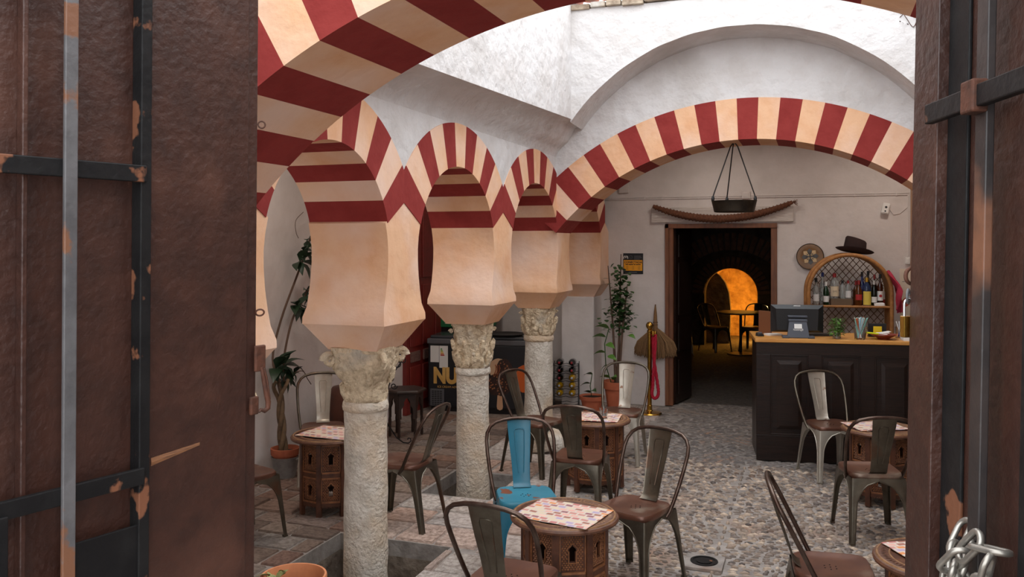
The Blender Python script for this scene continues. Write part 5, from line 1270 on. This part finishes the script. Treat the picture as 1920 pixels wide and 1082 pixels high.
# terracotta pot in the foreground
x, y = P(-1.02, 3.98); fp = thing('terracotta_planter', 'orange terracotta pot with a wilted plant in the lower left foreground', 'potted plant', (x, y, 0))
m_terra2 = mat('orange_terracotta', rgb(206, 132, 88), rgb(190, 116, 76), rough=.7, ns=9)
MB().lathe([(.10, 0), (.135, .36), (.15, .365), (.155, .44), (.152, .45), (.143, .45), (.138, .43), (.13, .36)], 40, (0, 0), True, False).build('pot', m_terra2, fp, 35); MB().lathe([(.132, .37), (.01, .375)], 24, (0, 0), False, True).build('soil', m_soil, fp)
lf_w = unit_leaf('leaf', .2, mat('wilted_leaf', rgb(150, 152, 96), rgb(120, 118, 74), rough=.7, ns=9))
random.seed(3); cz, sz = math.cos(PSI), math.sin(PSI)
for k in range(12):
    a = random.uniform(0, 2 * PI); put_leaf(lf_w, fp, (-.085 * cz + random.uniform(-.02, .02), -.085 * sz + random.uniform(-.03, .03), .39 + random.uniform(0, .05)), (math.cos(a), math.sin(a), random.uniform(-.2, .9)), random.uniform(.05, .1), random.uniform(-.8, .8))
MB().tube([(-.08 * cz, -.08 * sz, .37), (-.085 * cz, -.085 * sz, .43)], .006, 6).build('stem', m_leafl, fp)

# ==================================================================  THE DARK CELLAR BEHIND THE DOORWAY
def arch_wall(name, label, y0, y1, xc, hw, zs, rise, x0, x1, ztop, ring_w, nb):
    mb = MB(); mb.box(x0, xc - hw, y0, y1, -.1, ztop); mb.box(xc + hw, x1, y0, y1, -.1, ztop); rings = []
    for k in range(33):
        t = PI * k / 32; x, z = xc - hw * math.cos(t), zs + rise * math.sin(t); rings.append([(x, y0, z), (x, y1, z), (x, y1, ztop), (x, y0, ztop)])
    mb.loft(rings); o = structure(name, label, mb, m_cave)
    for k in range(nb):
        t = PI * (k + .5) / nb; c, s = math.cos(t), math.sin(t); p = (xc - (hw + ring_w / 2) * c, y0 - .01, zs + (rise + ring_w / 2) * s); wd = PI * (hw + ring_w / 2) / nb * .5
        MB().box(-wd * .72, wd * .72, -.03, .04, -ring_w / 2 + .01, ring_w / 2 - .01).build('brick', m_brickd, o, loc=p, rot=(0, PI / 2 - t if False else -(PI / 2 - t), 0))
    return o
arch_wall('wall_cellar_front', 'dark brick arch inside the cellar', 14.2, 14.5, -1.30, .95, .95, .92, -4.2, 1.8, 2.9, .3, 34)
arch_wall('wall_cellar_back', 'dark cellar back wall with the lit niche arch', 17.0, 17.3, -1.555, .5, 1.0, .5, -4.2, 1.8, 2.9, .24, 22)
cv = MB(); cv.box(-4.4, -4.2, BW + .3, 19.5, -.1, 2.9); cv.box(1.8, 2.0, BW + .3, 19.5, -.1, 2.9); cv.box(-4.4, 2.0, BW + .3, 19.5, 2.7, 2.9); cv.box(-4.4, 2.0, 19.3, 19.5, -.1, 2.9)
structure('wall_cellar', 'dark stone walls and vault of the cellar', cv, m_cave)
wallbox('floor_cellar', 'dark cobbled cellar floor', (-4.4, 2.0, BW + .3, 19.5, -.12, -.005), mat('cellar_floor', rgb(92, 84, 78), rgb(62, 56, 52), rough=.8, ns=14, bump=1, bs=22, bd=.03, rnd=False))
tn_ = MB(); rings = []
for k in range(25):
    t = PI * k / 24; x, z = -1.555 - .52 * math.cos(t), 1.0 + .52 * math.sin(t); rings.append([(x, 17.3, z), (x, 18.9, z), (-1.555 - .62 * math.cos(t), 18.9, 1.0 + .62 * math.sin(t)), (-1.555 - .62 * math.cos(t), 17.3, 1.0 + .62 * math.sin(t))])
tn_.loft(rings); tn_.box(-2.175, -2.075, 17.3, 18.9, 0, 1.0); tn_.box(-1.035, -.935, 17.3, 18.9, 0, 1.0); tn_.box(-2.2, -.9, 18.9, 19.0, 0, 1.7)
pw = MB(); pw.loft([[(-2.08, y_, 0), (-1.62, y_, 0), (-1.60, y_, .7), (-1.63, y_, 1.0), (-1.70, y_, 1.2), (-1.80, y_, 1.34), (-1.95, y_, 1.44), (-2.08, y_, 1.4)] for y_ in (17.42, 17.6)]); structure('wall_niche_partition', 'stone partition added inside the cellar niche to keep its archway side dark', pw, m_cave)  # added to screen the lamp, in place of a dark archway
structure('wall_niche', 'rough plastered tunnel niche lit in warm yellow', tn_, mat('niche_plaster', rgb(196, 160, 104), rgb(150, 116, 70), rough=.95, ns=6, bump=1, bs=10, bd=.05, rnd=False))
up_ = thing('niche_lamp', 'small floor lamp glowing warm yellow inside the cellar niche', 'lamp', (-1.85, 18.3, 0))
MB().lathe([(.05, 0), (.055, .02), (.05, .1), (.04, .1), (.04, .03)], 18, (0, 0), True, False).build('housing', m_black, up_, 40)
ld = bpy.data.lights.new('niche_light', 'SPOT'); ld.energy = 220; ld.color = (1, .71, .22); ld.spot_size = R(95); ld.spot_blend = .5; ld.shadow_soft_size = .05
lo = bpy.data.objects.new('niche_light', ld); COL.objects.link(lo); lo.parent = up_; lo.location = (.0, -.03, .14); lo.rotation_euler = Vector((.9, -.55, .7)).to_track_quat('-Z', 'Y').to_euler()
# cellar table and chairs
x, y = P(4.10, 15.3); kt = thing('bistro_table', 'dark round iron table in the cellar before the lit niche', 'table', (x, y, 0))
MB().lathe([(.40, .73), (.42, .74), (.42, .755), (.40, .76)], 36).build('tabletop', m_black, kt, 40); MB().tube([(0, 0, .02), (0, 0, .73)], .025, 8).build('pole', m_black, kt, 60); MB().lathe([(.24, 0), (.24, .015), (.04, .04)], 28).build('base', m_black, kt, 40)
chair('steel', 4.45, 15.75, 215, 'dark chair in the cellar right of the round iron table', group='chairs in the cellar'); chair('steel', 3.75, 15.75, 150, 'dark chair in the cellar behind the round iron table', group='chairs in the cellar'); chair('pale', 3.00, 15.3, 95, 'chair in the cellar just inside the doorway, left', group='chairs in the cellar')
# unseen lamps added under the ceilings to brighten the dark galleries
def add_fill_lamp(x, y, z, e, lab):
    g = thing('fill_lamp', lab, 'lamp', (x, y, z)); MB().lathe([(.14, .05), (.15, .045), (.15, .01), (.14, 0), (.01, 0)], 28).build('disc', m_paper, g, 40)
    l = bpy.data.lights.new('fill_light', 'AREA'); l.shape = 'DISK'; l.size = .3; l.energy = e; l.color = (1, .9, .8); q = bpy.data.objects.new('fill_light', l); COL.objects.link(q); q.parent = g; q.location = (0, 0, -.01)
add_fill_lamp(-3.75, 5.4, 3.245, 4.5, 'added fill lamp out of view, brightening the left gallery')
add_fill_lamp(-3.75, 8.3, 3.245, 2.5, 'added fill lamp out of view, brightening the freezer corner of the left gallery')
add_fill_lamp(-1.1, 9.5, 3.245, 2.2, 'added fill lamp out of view in the back gallery, above the doorway'); add_fill_lamp(.8, 9.5, 3.245, 2.6, 'added fill lamp out of view in the back gallery, above the rattan shelf')

# dried creeper on the upper back wall
dv = thing('dried_creeper', 'dry brown creeper twig on the white wall high beside the right leaf', 'creeper', (.74, UY - .006, 3.85))
for k, pts in enumerate(([(-.06, 0, .13), (-.05, 0, .06), (-.02, -.004, .0), (.02, -.004, -.06), (.05, 0, .0), (.06, 0, .1)], [(.02, 0, -.06), (.06, 0, -.02), (.09, 0, .06)], [(-.05, 0, .06), (-.08, 0, .03)])): MB().tube(smooth_path(pts, 4), .0028, 5).build('twig', m_rust, dv, 60)
random.seed(8)
for k in range(12): put_leaf(unit_dry, dv, (random.uniform(-.08, .09), -.004, random.uniform(-.06, .12)), (random.uniform(-1, 1), -.5, random.uniform(-1, .4)), .022, 0)
